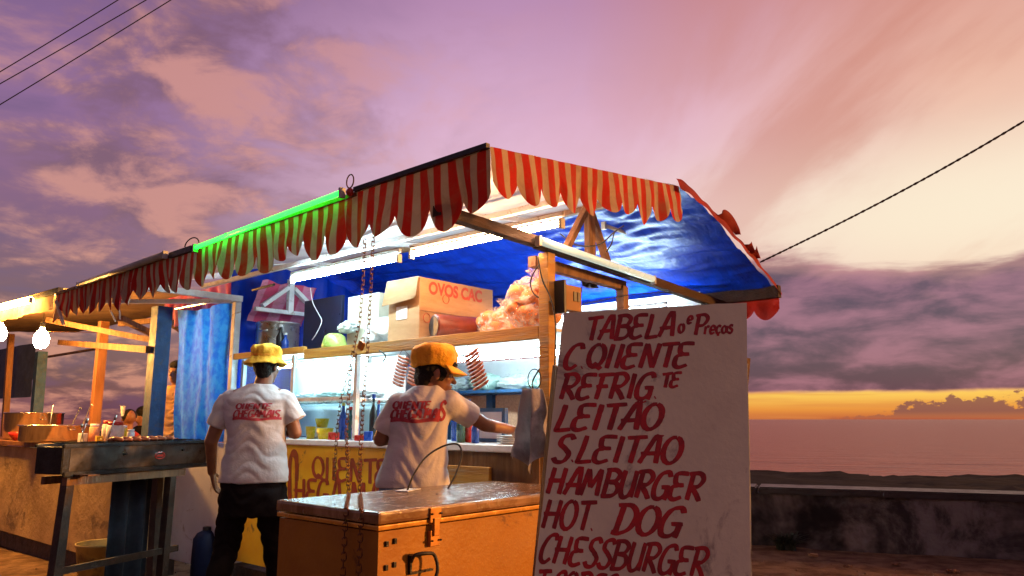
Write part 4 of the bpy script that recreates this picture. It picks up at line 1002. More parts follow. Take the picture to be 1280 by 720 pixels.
for k, (px, w, h, m, lb) in enumerate(((418, .05, .05, 'redplastic', 'small red packet on the counter before the chains'), (452, .06, .035, 'redplastic', 'flat red packet on the counter right of the chains'), (462, .04, .06, 'blueplastic', 'small blue packet on the counter right of the chains'))):
    a_ = ab(px, 3.08); bm = BM(); box(bm, 3.05, 3.05+w, a_-w*.6, a_+w*.6, CT, CT+h, .005, rot=Matrix.Rotation(.3*k, 3, 'Z')); single('packet', bm, M[m], lb, 'packet', (3.07, a_, CT))
nh = thing('napkin_stand', 'blue framed picture stand on the counter below the outstretched arm', 'stand', (3.4, ab(612, 3.4), CT))
a_ = ab(612, 3.4)
bm = BM(); box(bm, 3.4, 3.41, a_-.12, a_+.12, CT+.01, CT+.19); part('card', bm, M['whitepanel'], nh)
for (a0, a1, z0, z1) in ((-.13, -.105, 0, .2), (.105, .13, 0, .2), (-.105, .105, .178, .2), (-.105, .105, 0, .022)):
    bm = BM(); box(bm, 3.39, 3.418, a_+a0, a_+a1, CT+z0, CT+z1); part('frame_bar', bm, M['bluewood'], nh)
pl = thing('plate_stack', 'low stack of white plates on the counter near the rag', 'plates', (3.2, ab(640, 3.2), CT))
for k in range(4):
    bm = BM(); lathe(bm, 3.2, ab(640, 3.2), [(0, CT+.012*k), (.05, CT+.012*k), (.085, CT+.010+.012*k), (.083, CT+.012+.012*k), (.048, CT+.005+.012*k), (0, CT+.005+.012*k)], 24); part('plate', bm, M['whitepanel'], pl, True)
# food trays in the case
for k in range(4):
    a_ = 4.2+.32*k; bm = BM(); box(bm, 3.16, 3.46, a_-.13, a_+.13, 1.362, 1.39, .006); tr = single('food_tray', bm, M['steel'], ('rightmost', 'second from right', 'third from right', 'leftmost')[k]+' shallow steel tray in the display case', 'tray', (3.3, a_, 1.362), group='trays in the display case')
    bm = BM(); blob(bm, (3.3, a_, 1.41), (.12, .1, .03), 70+k, .3, 12, 4); single('pastry_pile', bm, M['baggreen'] if k % 2 else M['label'], ('greyish white food pile on the rightmost display tray', 'pale green food pile right of the middle in the display case', 'greyish white food pile left of the middle in the display case', 'pale green food pile on the leftmost display tray')[k], 'food', (3.3, a_, 1.39), smooth=True, group='food on the display trays')

# ================================================================== people
def frust(bm, p0, p1, r0, r1, seg=16, flat=False):
    p0, p1 = Vector(p0), Vector(p1); d = p1-p0; n = d.normalized()
    if flat: tube(bm, [p0, p0.lerp(p1, .5), p1], [r0, (r0+r1)/2, r1], seg); return
    pts, rs = [], []
    for i in range(5): t = i/4*math.pi/2; pts.append(p0-n*r0*math.cos(t)*.98); rs.append(max(r0*math.sin(t), r0*.05))
    for i in range(5): t = i/4*math.pi/2; pts.append(p1+n*r1*math.sin(t)*.98); rs.append(max(r1*math.cos(t), r1*.05))
    tube(bm, pts, rs, seg)
def ell(bm, c, r, rot=None, sub=3):
    res = bmesh.ops.create_icosphere(bm, subdivisions=sub, radius=1)
    for v in res['verts']:
        p = Vector((v.co.x*r[0], v.co.y*r[1], v.co.z*r[2])); v.co = (rot @ p if rot is not None else p)+Vector(c)
def loft(bm, rings, fx, seg=40, ex=2.4):
    """rings: (centre, rx, ry); fx: rotation of the ring plane about z"""
    cs, sn = math.cos(fx), math.sin(fx); R_ = []
    for c, rx, ry in rings:
        ring = []
        for k in range(seg):
            t = 2*math.pi*k/seg; x = rx*abs(math.cos(t))**(2/ex)*(1 if math.cos(t) >= 0 else -1); y = ry*abs(math.sin(t))**(2/ex)*(1 if math.sin(t) >= 0 else -1)
            ring.append(bm.verts.new((c[0]+x*cs-y*sn, c[1]+x*sn+y*cs, c[2])))
        R_.append(ring)
    for a_, b_ in zip(R_, R_[1:]):
        for k in range(seg): bm.faces.new((a_[k], a_[(k+1) % seg], b_[(k+1) % seg], b_[k]))
    bm.faces.new(R_[0][::-1]); bm.faces.new(R_[-1])
def fuse(name, bm, m, parent, voxel=.006, smooth=5, disp=None, label=None):
    """one continuous skin over all the pieces"""
    bmesh.ops.recalc_face_normals(bm, faces=bm.faces)
    org = ORG[parent.name]; bmesh.ops.translate(bm, verts=bm.verts, vec=-org)
    me = bpy.data.meshes.new('tmp'); bm.to_mesh(me); bm.free(); o = bpy.data.objects.new('tmp', me); COL.objects.link(o)
    md = o.modifiers.new('r', 'REMESH'); md.mode = 'VOXEL'; md.voxel_size = voxel
    if smooth: ms = o.modifiers.new('s', 'SMOOTH'); ms.factor = .5; ms.iterations = smooth
    bpy.context.view_layer.update()
    me2 = bpy.data.meshes.new_from_object(o.evaluated_get(bpy.context.evaluated_depsgraph_get())); bpy.data.objects.remove(o); bpy.data.meshes.remove(me)
    if disp:
        nr = [v.normal.copy() for v in me2.vertices]
        for v, n_ in zip(me2.vertices, nr): v.co += n_*disp(v.co+org, n_)
    me2.name = name; me2.materials.clear(); me2.materials.append(m); me2.shade_smooth()
    o = bpy.data.objects.new(name, me2); COL.objects.link(o); o.parent = parent; ORG[o.name] = org
    return tag(o, label)
def head(bm, c, yaw, pitch=0, s=1.0):
    """face looks along +y of the head axes; yaw turns it about z"""
    Rm = Matrix.Rotation(yaw, 3, 'Z') @ Matrix.Rotation(pitch, 3, 'X')
    def P(x, y, z): return Vector(c)+Rm @ Vector((x*s, y*s, z*s))
    ell(bm, P(0, -.012, .025), (.072*s, .090*s, .088*s), Rm); ell(bm, P(0, .018, -.03), (.056*s, .066*s, .075*s), Rm)
    ell(bm, P(0, .058, -.082), (.026*s, .022*s, .020*s), Rm); ell(bm, P(0, .075, .018), (.05*s, .012*s, .012*s), Rm)
    frust(bm, P(0, .078, .012), P(0, .103, -.025), .007*s, .013*s); ell(bm, P(0, .083, -.052), (.022*s, .012*s, .007*s), Rm); ell(bm, P(0, .080, -.064), (.019*s, .012*s, .007*s), Rm)
    for sx in (-1, 1):
        ell(bm, P(sx*.035, .052, -.018), (.022*s, .02*s, .02*s), Rm); ell(bm, P(sx*.077, -.01, -.008), (.008*s, .018*s, .030*s), Rm)
    return P, Rm
def hand(bm, wrist, direction, palm_n, s=1.0, curl=.5, thumb=1):
    """palm, four unequal curled fingers and a thumb leaving the side of the palm"""
    d = Vector(direction).normalized(); n = Vector(palm_n); n = (n-d*n.dot(d)).normalized(); sd = d.cross(n)*thumb; w = Vector(wrist)
    for k in range(4):
        o = sd*(.030-.020*k)*s; frust(bm, w+o*.6, w+d*.082*s+o, .014*s, .0115*s, 10)
    for k, ln in enumerate((.066, .075, .070, .055)):
        p = w+d*.086*s+sd*(.031-.0205*k)*s; a_ = .25*curl; 
        for seg_, (fl, r) in enumerate(((.45, .0088), (.32, .008), (.25, .007))):
            dd = (d*math.cos(a_)+n*math.sin(a_)); p2 = p+dd*ln*fl*s; frust(bm, p, p2, r*s, r*.93*s, 8); p = p2; a_ += curl*.75
    t0 = w+d*.022*s+sd*.030*s; t1 = t0+(d*.6+sd*.7+n*.3).normalized()*.042*s; t2 = t1+(d*.85+sd*.15+n*.45).normalized()*.030*s
    frust(bm, t0, t1, .0135*s, .0105*s, 10); frust(bm, t1, t2, .0100*s, .0085*s, 10)
def wrinkle(scale, amp, vert=1.0, seed=0):
    def f(p, n): return amp*(abs(ns(p.x*scale*.5, p.y*scale*.5, p.z*scale*vert+seed+ns(p.x*6, p.y*6, seed)*2.2))*2-.5+.5*ns(p.x*scale*1.5, p.y*scale*1.5, p.z*scale*.4))
    return f
def project_print(parent, shirt, words, c, right, up, view, m, w=.2):
    """lettering laid on the shirt: every strip vertex is dropped on the cloth along the view direction"""
    me = shirt.data; org = ORG[shirt.name]; bvh = BVHTree.FromPolygons([v.co+org for v in me.vertices], [p.vertices[:] for p in me.polygons])
    for text, x0, y0, wd, hh, sq in words:
        if text == '#':                          # the solid red bar under the words
            bm = BM(); n_ = 40
            def mp(u, v): return c+right*(x0+wd*u)+up*(y0+hh*(v*(1+.25*ns(u*9, 3)))+.004*math.sin(u*9))
            sheet(bm, lambda u, v: mp(u, v), n_, 5)
        else:
            adv, strips = lay(text, w, nib=.5, shear=.08, squeeze=sq); fine = []
            for sp in strips:
                o_ = []
                for (l0, r0), (l1, r1) in zip(sp, sp[1:]):
                    for k in range(3): t = k/3; o_.append(((l0[0]+(l1[0]-l0[0])*t, l0[1]+(l1[1]-l0[1])*t), (r0[0]+(r1[0]-r0[0])*t, r0[1]+(r1[1]-r0[1])*t)))
                o_.append(sp[-1]); fine.append(o_)
            bm = strips_bm(fine, lambda x, y, o: c+right*(x0+wd*x/adv)+up*(y0+hh*y))
            # keep per-strip offset by layer index
        for v in bm.verts:
            hit = bvh.ray_cast(v.co-view*.6, view)
            if hit[0] is not None: v.co = hit[0]-view*.0022
        part('shirt_print', bm, m, parent)
def J(px, py, y): return at(px, py, y)
def shirt_rings(rows, y, ddx=0):
    out = []
    for py, xl, xr, ry in rows:
        a_, b_ = at(xl, py, y), at(xr, py, y); out.append(((a_+b_)/2, (b_-a_).length/2, ry))
    return out

# ---------------- worker in the yellow hat, seen from behind
YM = 4.77
pm = thing('person', 'worker with yellow bucket hat, white printed shirt and black trousers seen from behind', 'person', (at(310, 600, YM).x, YM, 0), 'W')
bm = BM(); hp_ = J(318, 606, YM); hr = .088
HC = J(333, 458, YM+.03)
P_, Rm_ = head(bm, HC, -.35, -.1, 1.0)
frust(bm, J(328, 486, YM), HC+Vector((0, -.02, -.06)), .056, .052)
frust(bm, J(300, 500, YM), J(345, 500, YM), .075, .075); frust(bm, J(322, 500, YM), J(318, 590, YM), .10, .12)
shl, ell_, wrl = J(284, 500, YM), J(264, 552, YM+.0), J(265, 590, YM+.12)
frust(bm, shl, ell_, .048, .040); frust(bm, ell_, wrl, .039, .027); hand(bm, wrl, (.15, .35, -1), (1, .2, .1), 1.0, .45, -1)
shr, elr, wrr = J(357, 500, YM), J(369, 541, YM+.02), J(352, 538, YM+.26)
frust(bm, shr, elr, .048, .041); frust(bm, elr, wrr, .040, .028); hand(bm, wrr, (-.45, 1, .02), (-.3, 0, -1), 1.0, .5, 1)
fl_, fr_ = Vector((at(268, 700, YM).x, YM-.10, 0)), Vector((at(342, 700, YM).x, YM+.20, 0))
kl, kr = Vector((at(279, 700, YM).x, YM+.03, .47)), Vector((at(339, 690, YM).x, YM+.10, .48))
tl_, tr2 = J(296, 612, YM), J(336, 612, YM)
for t0, k_, f_ in ((tl_, kl, fl_), (tr2, kr, fr_)):
    frust(bm, t0, k_, .078, .052); frust(bm, k_, f_+Vector((0, 0, .09)), .050, .038); frust(bm, f_+Vector((0, -.03, .04)), f_+Vector((0, .15, .03)), .038, .033)
body = fuse('body', bm, M['skin'], pm, .0055, 4)
bm = BM(); loft(bm, shirt_rings([(603, 274, 360, .13), (595, 275, 360, .132), (580, 279, 359, .128), (565, 283, 357, .124), (548, 286, 356, .122), (532, 285, 358, .126), (515, 281, 361, .126), (500, 281, 362, .118), (491, 288, 357, .10), (485, 300, 348, .078), (480, 312, 342, .064)], YM), 0)
frust(bm, J(287, 497, YM), J(270, 533, YM), .062, .066, flat=True); frust(bm, J(355, 497, YM), J(370, 526, YM+.01), .062, .068, flat=True)
ell(bm, J(289, 499, YM), (.062, .07, .062)); ell(bm, J(354, 499, YM), (.062, .07, .062))
sh1 = fuse('shirt', bm, M['shirt'], pm, .007, 3, wrinkle(10, .0065, 1.5, 1))
project_print(pm, sh1, [('QuENTE', -.125, .036, .215, .034, .95), ('CHEGAMAIS', -.135, -.012, .27, .042, .9), ('#', -.14, -.030, .285, .016, 1)], J(319, 519, YM-.13), Vector((1, 0, -.0)), Vector((.02, 0, 1)), Vector((-.05, 1, 0)).normalized(), M['shirtink'], .22)
bm = BM()
loft(bm, shirt_rings([(600, 278, 357, .118), (612, 277, 358, .128), (628, 276, 359, .13), (645, 277, 358, .12)][::-1], YM), 0)
for t0, k_, f_ in ((tl_, kl, fl_), (tr2, kr, fr_)):
    frust(bm, t0+Vector((0, 0, -.02)), k_, .098, .074); frust(bm, k_, f_+Vector((0, 0, .07)), .076, .064, flat=True); ell(bm, k_, (.077, .077, .077))
fuse('trousers', bm, M['trousers'], pm, .009, 3, wrinkle(10, .010, 1.5, 4))
for f_ in (fl_, fr_):
    bm = BM(); frust(bm, f_+Vector((0, -.04, .045)), f_+Vector((0, .16, .036)), .046, .040); box(bm, f_.x-.045, f_.x+.045, f_.y-.085, f_.y+.2, .0, .02, .008); fuse('shoe', bm, M['black'], pm, .006, 3)
bm = BM(); ell(bm, HC+Vector((0, -.022, .022)), (.078, .088, .082)); frust(bm, HC+Vector((0, -.06, .0)), HC+Vector((0, -.055, -.035)), .055, .05); fuse('hair', bm, M['hair'], pm, .006, 2, wrinkle(60, .004, 1, 2))
def bucket_hat(c, tilt, m, parent, s=1.0, brim=.035, crown=.085, seed=0, puff=0.0, lumps=1.0):
    bm = BM(); prof = [(.128*s+brim*0, -.045), (.124*s, -.036), (.097*s, -.004), (.090*s+puff*.5, .0+.01), (.094*s+puff, .03), (.092*s+puff, .055), (.080*s+puff*.8, crown*.88), (.045*s, crown), (.0, crown+.004)]
    prof = [(r+(brim-.035 if i < 2 else 0), z) for i, (r, z) in enumerate(prof)]
    lathe(bm, 0, 0, prof, 48); bmesh.ops.delete(bm, geom=[f for f in bm.faces if len(f.verts) > 4], context='FACES')
    bmesh.ops.subdivide_edges(bm, edges=bm.edges[:], cuts=1, use_grid_fill=True)
    for v in bm.verts:
        v.co += Vector((v.co.x, v.co.y, 0)).normalized()*.008*lumps*ns(v.co.x*30, v.co.y*30, v.co.z*20+seed)*1.6 if (v.co.x or v.co.y) else Vector((0, 0, 0)); v.co.z += .006*lumps*ns(v.co.x*22, v.co.y*22, seed+5)*1.5
    bmesh.ops.rotate(bm, verts=bm.verts, cent=(0, 0, 0), matrix=tilt.to_3x3() if hasattr(tilt, 'to_3x3') else tilt)
    bmesh.ops.translate(bm, verts=bm.verts, vec=c)
    o = part('hat', bm, m, parent, True); md = o.modifiers.new('solid', 'SOLIDIFY'); md.thickness = .003; return o
h1 = bucket_hat(HC+Vector((0, -.014, .052)), Matrix.Rotation(-.06, 3, 'X'), M['hat1'], pm, 1.02, .036)
bm = BM(); lathe(bm, 0, 0, [(.0985, -.002), (.0975, .012)], 40); bmesh.ops.delete(bm, geom=[f for f in bm.faces if len(f.verts) > 4], context='FACES'); bmesh.ops.rotate(bm, verts=bm.verts, cent=(0, 0, 0), matrix=Matrix.Rotation(-.06, 3, 'X')); bmesh.ops.translate(bm, verts=bm.verts, vec=HC+Vector((0, -.014, .058))); part('hat_band', bm, M['hat2'], pm, True)

# ---------------- worker in the orange cap, profile to the right, reaching over the counter
YF = 3.80
pf = thing('person', 'worker with orange cap and white printed shirt reaching right over the counter', 'person', (at(520, 600, YF).x, YF, 0), 'W')
bm = BM(); HF = J(545, 468, YF+.02)
yawF = -math.radians(72)
P_, Rm_ = head(bm, HF, yawF, -.16, .97)
frust(bm, J(531, 492, YF), HF+Vector((-.02, 0, -.05)), .052, .047)
frust(bm, J(503, 507, YF), J(562, 507, YF), .06, .06); frust(bm, J(530, 505, YF), J(520, 590, YF), .09, .10)
s1, e1_, w1 = J(492, 512, YF), J(476, 549, YF+.02), J(500, 545, YF+.25)
frust(bm, s1, e1_, .043, .038); frust(bm, e1_, w1, .037, .026); hand(bm, w1, (.5, 1, -.05), (.3, 0, -1), .95, .5, -1)
s2, e2_, w2 = J(566, 505, YF), J(606, 531, YF+.10), J(638, 537, YF+.22)
frust(bm, s2, e2_, .040, .035); frust(bm, e2_, w2, .035, .0255); hand(bm, w2, (1, .38, -.16), (0, -.3, -1), .95, .42, 1)
tl_, tr2 = J(498, 618, YF), J(537, 618, YF)
k1, k2 = Vector((tl_.x-.01, YF+.03, .46)), Vector((tr2.x+.02, YF+.04, .46)); g1_, g2_ = Vector((k1.x, YF-.0, 0)), Vector((k2.x+.02, YF+.06, 0))
for t0, k_, f_ in ((tl_, k1, g1_), (tr2, k2, g2_)):
    frust(bm, t0, k_, .072, .050); frust(bm, k_, f_+Vector((0, 0, .08)), .048, .036); frust(bm, f_+Vector((0, -.03, .04)), f_+Vector((0, .14, .03)), .036, .030)
fuse('body', bm, M['skin'], pf, .0055, 4)
bm = BM(); loft(bm, shirt_rings([(609, 470, 562, .118), (600, 471, 561, .118), (585, 476, 559, .114), (568, 481, 559, .110), (550, 486, 560, .108), (533, 489, 561, .110), (518, 490, 566, .112), (505, 492, 570, .105), (495, 500, 566, .090), (488, 509, 556, .074), (482, 517, 547, .058)], YF), .12)
frust(bm, J(497, 503, YF), J(479, 541, YF+.01), .052, .060, flat=True); frust(bm, J(562, 504, YF), J(592, 522, YF+.065), .068, .061, flat=True)
ell(bm, J(498, 506, YF), (.06, .068, .062)); ell(bm, J(562, 506, YF), (.074, .078, .074))
sh2 = fuse('shirt', bm, M['shirt'], pf, .0065, 3, wrinkle(10, .0065, 1.3, 9))
project_print(pf, sh2, [('QuENTE', -.120, .030, .185, .036, .95), ('CHEGA', -.128, -.014, .15, .040, .8), ('MAI', .035, -.014, .075, .044, .8), ('#', -.13, -.034, .235, .018, 1), ('S', .105, -.02, .03, .085, 1)], J(521, 519, YF-.12), Vector((1, .1, 0)), Vector((.03, 0, 1)), Vector((-.07, 1, 0)).normalized(), M['shirtink'], .23)
bm = BM(); loft(bm, shirt_rings([(640, 474, 562, .115), (622, 473, 563, .12), (604, 476, 559, .11)], YF), .12)
for t0, k_, f_ in ((tl_, k1, g1_), (tr2, k2, g2_)):
    frust(bm, t0+Vector((0, 0, -.02)), k_, .094, .068); frust(bm, k_, f_+Vector((0, 0, .07)), .066, .055, flat=True); ell(bm, k_, (.067, .067, .067))
fuse('jeans', bm, M['jeans'], pf, .009, 3, wrinkle(12, .006, 1.5, 3))
for f_ in (g1_, g2_):
    bm = BM(); frust(bm, f_+Vector((0, -.04, .042)), f_+Vector((0, .15, .034)), .043, .038); box(bm, f_.x-.042, f_.x+.042, f_.y-.08, f_.y+.19, .0, .018, .008); fuse('shoe', bm, M['black'], pf, .006, 3)
bm = BM()
def PH(x, y, z): return HF+Rm_ @ Vector((x, y, z))
ell(bm, PH(0, -.025, .03), (.077, .088, .080), Rm_); ell(bm, PH(0, -.06, -.03), (.06, .045, .05), Rm_)
for sx in (-1, 1): ell(bm, PH(sx*.066, .012, .002), (.012, .03, .038), Rm_)
frust(bm, PH(-.05, .07, .055), PH(.05, .07, .055), .02, .02)
fuse('hair', bm, M['hair'], pf, .0055, 2, wrinkle(60, .005, 1, 2))
for sx in (-1, 1):
    bm = BM(); ell(bm, PH(sx*.029, .067, .002), (.011, .010, .009), Rm_); part('eye', bm, M['eye'], pf, True)
    bm = BM(); ell(bm, PH(sx*.030, .0755, .002), (.005, .004, .005), Rm_); part('pupil', bm, M['black'], pf, True)
Th = Matrix.Rotation(yawF, 3, 'Z') @ Matrix.Rotation(-.10, 3, 'X') @ Matrix.Rotation(0, 3, 'Y')
bm = BM(); lathe(bm, 0, 0, [(.090, -.02), (.096, .0), (.104, .03), (.106, .062), (.090, .088), (.05, .100), (0, .102)], 44)
bmesh.ops.delete(bm, geom=[f for f in bm.faces if len(f.verts) > 4], context='FACES'); bmesh.ops.subdivide_edges(bm, edges=bm.edges[:], cuts=1, use_grid_fill=True)
for v in bm.verts:
    v.co.y *= 1.12; v.co += Vector((v.co.x, v.co.y, .0))*(.10*ns(v.co.x*24, v.co.y*24, v.co.z*16)); v.co.z += .012*ns(v.co.x*16, v.co.y*16, 4)-.22*max(0, -v.co.y-.03)*.5
    v.co = Th @ v.co+HF+Rm_ @ Vector((0, -.022, .052))
o = part('hat', bm, M['hat2'], pf, True); md = o.modifiers.new('solid', 'SOLIDIFY'); md.thickness = .003
bm = BM()
def visor(u, v):
    t = (u-.5)*2.3; r0, r1 = .098, .098+.058*math.cos(t*.62)**.8; r = r0+(r1-r0)*v
    return Th @ Vector((r*math.sin(t)*.98, r*math.cos(t)*1.13, -.006-.030*v-.012*abs(math.sin(t))*v))+HF+Rm_ @ Vector((0, -.022, .052))
sheet(bm, visor, 30, 6); o = part('visor', bm, M['hat2'], pf, True); md = o.modifiers.new('solid', 'SOLIDIFY'); md.thickness = .006

# ---------------- vendor half hidden by the curtain
YV = 7.3
pv_ = thing('person', 'dark haired vendor in a tan shirt half hidden behind the blue curtain', 'person', (at(221, 540, YV).x, YV, 0), 'W')
bm = BM(); HV = J(222, 466, YV); P_, R2 = head(bm, HV, math.pi*.92, 0, 1.0)
frust(bm, J(222, 484, YV), HV+Vector((0, 0, -.05)), .054, .05); frust(bm, J(210, 498, YV), J(234, 498, YV), .07, .07); frust(bm, J(222, 498, YV), J(222, 570, YV), .11, .12)
for s_ in (-1, 1):
    sx = Vector((.19*s_, 0, 0)); a0 = Vector((HV.x, YV, J(0, 494, YV).z))+sx; frust(bm, a0, a0+Vector((.03*s_, 0, -.28)), .046, .038); frust(bm, a0+Vector((.03*s_, 0, -.28)), a0+Vector((-.02*s_, -.2, -.42)), .037, .027)
    hand(bm, a0+Vector((-.02*s_, -.2, -.42)), (-.3*s_, -1, -.2), (0, 0, -1), 1, .5, s_)
    frust(bm, Vector((HV.x+.09*s_, YV, .9)), Vector((HV.x+.1*s_, YV, .47)), .08, .055); frust(bm, Vector((HV.x+.1*s_, YV, .47)), Vector((HV.x+.1*s_, YV, .08)), .05, .04); frust(bm, Vector((HV.x+.1*s_, YV+.03, .04)), Vector((HV.x+.1*s_, YV-.14, .035)), .04, .035)
fuse('body', bm, M['skin'], pv_, .008, 3)
bm = BM(); zt = J(0, 490, YV).z
loft(bm, [((HV.x, YV, .86), .17, .12), ((HV.x, YV, 1.05), .165, .12), ((HV.x, YV, 1.3), .185, .12), ((HV.x, YV, zt-.03), .18, .11), ((HV.x, YV, zt+.03), .10, .08), ((HV.x, YV, zt+.06), .065, .06)], 0)
for s_ in (-1, 1): frust(bm, Vector((HV.x+.17*s_, YV, zt-.03)), Vector((HV.x+.215*s_, YV, zt-.24)), .06, .062, flat=True)
fuse('shirt', bm, M['shirtorange'], pv_, .009, 3, wrinkle(12, .012, 1.6, 2))
bm = BM(); ell(bm, HV+Vector((0, .02, .03)), (.083, .085, .09)); ell(bm, HV+Vector((0, -.03, .07)), (.07, .06, .045)); fuse('hair', bm, M['hair'], pv_, .007, 2, wrinkle(50, .006, 1, 2))
bm = BM()
for s_ in (-1, 1): frust(bm, Vector((HV.x+.09*s_, YV, .88)), Vector((HV.x+.1*s_, YV, .47)), .1, .075); frust(bm, Vector((HV.x+.1*s_, YV, .47)), Vector((HV.x+.1*s_, YV, .08)), .074, .064, flat=True)
fuse('trousers', bm, M['trousers'], pv_, .01, 3)
for sx in (-1, 1):
    bm = BM(); ell(bm, HV+R2 @ Vector((sx*.029, .069, .002)), (.010, .008, .007), R2); part('eye', bm, M['black'], pv_, True)

# ---------------- two bystanders far behind the counter
for (px, py, y, yaw, mname, lb, h) in ((161, 527, 9.2, .6, 'shirtred', 'dark haired bystander in a red shirt beyond the steel pots', 1.12), (178, 522, 9.8, 2.6, 'trousers', 'dim bystander half behind the blue post', 1.15)):
    c = at(px, py, y); hd = c+Vector((0, 0, .03)); g_ = thing('person', lb, 'person', (c.x, y, 0), 'W'); bm = BM(); head(bm, hd, yaw)
    frust(bm, hd-Vector((0, 0, .16)), hd-Vector((0, 0, .04)), .052, .05)
    z = hd.z
    frust(bm, Vector((c.x-.13, y, z-.24)), Vector((c.x+.13, y, z-.24)), .06, .06); frust(bm, Vector((c.x, y, z-.25)), Vector((c.x, y, z-.62)), .10, .11)
    for s_ in (-1, 1):        # seated: thighs forward, shanks down
        frust(bm, Vector((c.x+.19*s_, y, z-.24)), Vector((c.x+.22*s_, y-.03, z-.5)), .045, .038); frust(bm, Vector((c.x+.22*s_, y-.03, z-.5)), Vector((c.x+.12*s_, y-.26, z-.58)), .037, .027); hand(bm, Vector((c.x+.12*s_, y-.26, z-.58)), (-.2*s_, -1, -.2), (0, 0, -1), 1, .5, s_)
        frust(bm, Vector((c.x+.09*s_, y, z-.66)), Vector((c.x+.12*s_, y-.4, z-.66)), .08, .06); frust(bm, Vector((c.x+.12*s_, y-.4, z-.66)), Vector((c.x+.12*s_, y-.4, .06)), .05, .04); frust(bm, Vector((c.x+.12*s_, y-.38, .045)), Vector((c.x+.12*s_, y-.56, .035)), .04, .035)
    fuse('body', bm, M['skin'], g_, .010, 3)
    bm = BM(); loft(bm, [((c.x, y, z-.70), .16, .12), ((c.x, y, z-.45), .16, .12), ((c.x, y, z-.26), .19, .115), ((c.x, y, z-.17), .12, .09), ((c.x, y, z-.13), .06, .06)], 0)
    for s_ in (-1, 1): frust(bm, Vector((c.x+.17*s_, y, z-.23)), Vector((c.x+.215*s_, y-.02, z-.40)), .058, .06, flat=True)
    fuse('shirt', bm, M[mname], g_, .012, 3)
    bm = BM(); ell(bm, hd+Vector((0, .0, .035)), (.083, .095, .085)); fuse('hair', bm, M['hair'], g_, .010, 2)
    bm = BM(); box(bm, c.x-.2, c.x+.2, y-.18, y+.2, z-.78, z-.74, .005); st_ = thing('stool', 'plain wooden stool under the ' + ('red shirted' if mname == 'shirtred' else 'dim') + ' bystander', 'stool', (c.x, y, 0), 'W'); part('seat', bm, M['wood'], st_)
    for sx in (-.17, .17):
        for sy in (-.15, .17): bm = BM(); box(bm, c.x+sx-.02, c.x+sx+.02, y+sy-.02, y+sy+.02, 0, z-.781); part('leg', bm, M['wood'], st_)

# ================================================================== charcoal grill on its stand (left)
gN, gFar = at(87, 572, 4.6), at(256, 562, 5.6)
G0 = Vector((gN.x, gN.y, 0)); G1 = Vector((gFar.x, gFar.y, 0)); GD = (G1-G0).normalized(); GS = Vector((-GD.y, GD.x, 0)); GL = (G1-G0).length
def gp(s, t, z): p = G0+GD*s+GS*t; return Vector((p.x, p.y, z))
def gbox(bm, s0, s1, t0, t1, z0, z1, bev=.0):
    vs = [bm.verts.new(gp(s, t, z)) for z in (z0, z1) for t in (t0, t1) for s in (s0, s1)]
    for f in ((0, 2, 3, 1), (4, 5, 7, 6), (0, 1, 5, 4), (2, 6, 7, 3), (0, 4, 6, 2), (1, 3, 7, 5)): bm.faces.new([vs[i] for i in f])
    if bev: bmesh.ops.bevel(bm, geom=bm.edges[:], offset=bev, segments=2, affect='EDGES')
    return bm
gr = thing('charcoal_grill', 'long narrow steel charcoal grill with dark ends on a wooden stand', 'grill', G0+GD*.5, 'W')
GZ = 1.10; GW = .22
bm = gbox(BM(), 0, GL, -.004, .0, GZ-.155, GZ-.02, .001); part('front_panel', bm, M['steamtin'], gr)
bm = gbox(BM(), .0, GL, .004, GW, GZ-.16, GZ-.13); part('floor_plate', bm, M['darkmetal'], gr)
bm = gbox(BM(), .0, GL, GW-.01, GW, GZ-.13, GZ-.01); part('back_panel', bm, M['darkmetal'], gr)
bm = gbox(BM(), -.05, .0, -.005, GW, GZ-.17, GZ-.012, .004); part('end_plate', bm, M['darkmetal'], gr)
bm = gbox(BM(), GL, GL+.02, -.005, GW, GZ-.17, GZ-.012, .004); part('end_plate', bm, M['darkmetal'], gr)
for t0 in (-.022, GW-.012): bm = gbox(BM(), -.055, GL+.03, t0, t0+.026, GZ-.016, GZ+.004, .004); part('rim', bm, M['darkmetal'], gr)
bm = gbox(BM(), -.04, GL+.03, -.02, .0, GZ-.185, GZ-.158, .004); part('rim', bm, M['darkmetal'], gr)
for k in range(16): s = .05+k*(GL-.1)/15; bm = gbox(BM(), s-.004, s+.004, -.005, GW, GZ+.005, GZ+.011); part('grate_bar', bm, M['darkmetal'], gr)
bm = BM(); tube(bm, [gp(GL*.62+.04*math.cos(t), -.006, GZ-.09+.022*math.sin(t)) for t in [i*math.pi/8 for i in range(17)]], .003, 5, False); part('badge', bm, M['redplastic'], gr, label='small red oval badge')
bm = gbox(BM(), GL*.62-.028, GL*.62+.028, -.0065, -.0045, GZ-.098, GZ-.084); part('badge', bm, M['redplastic'], gr)
for s, z in ((GL*.36, .07), (GL*.80, .06)): bm = BM(); tube(bm, [gp(s, -.004, GZ-z), gp(s, -.02, GZ-z)], .008, 10); part('knob', bm, M['darkmetal'], gr)
bm = gbox(BM(), .02, .10, -.14, -.02, GZ-.18, GZ-.172); part('side_flap', bm, M['rust'], gr)
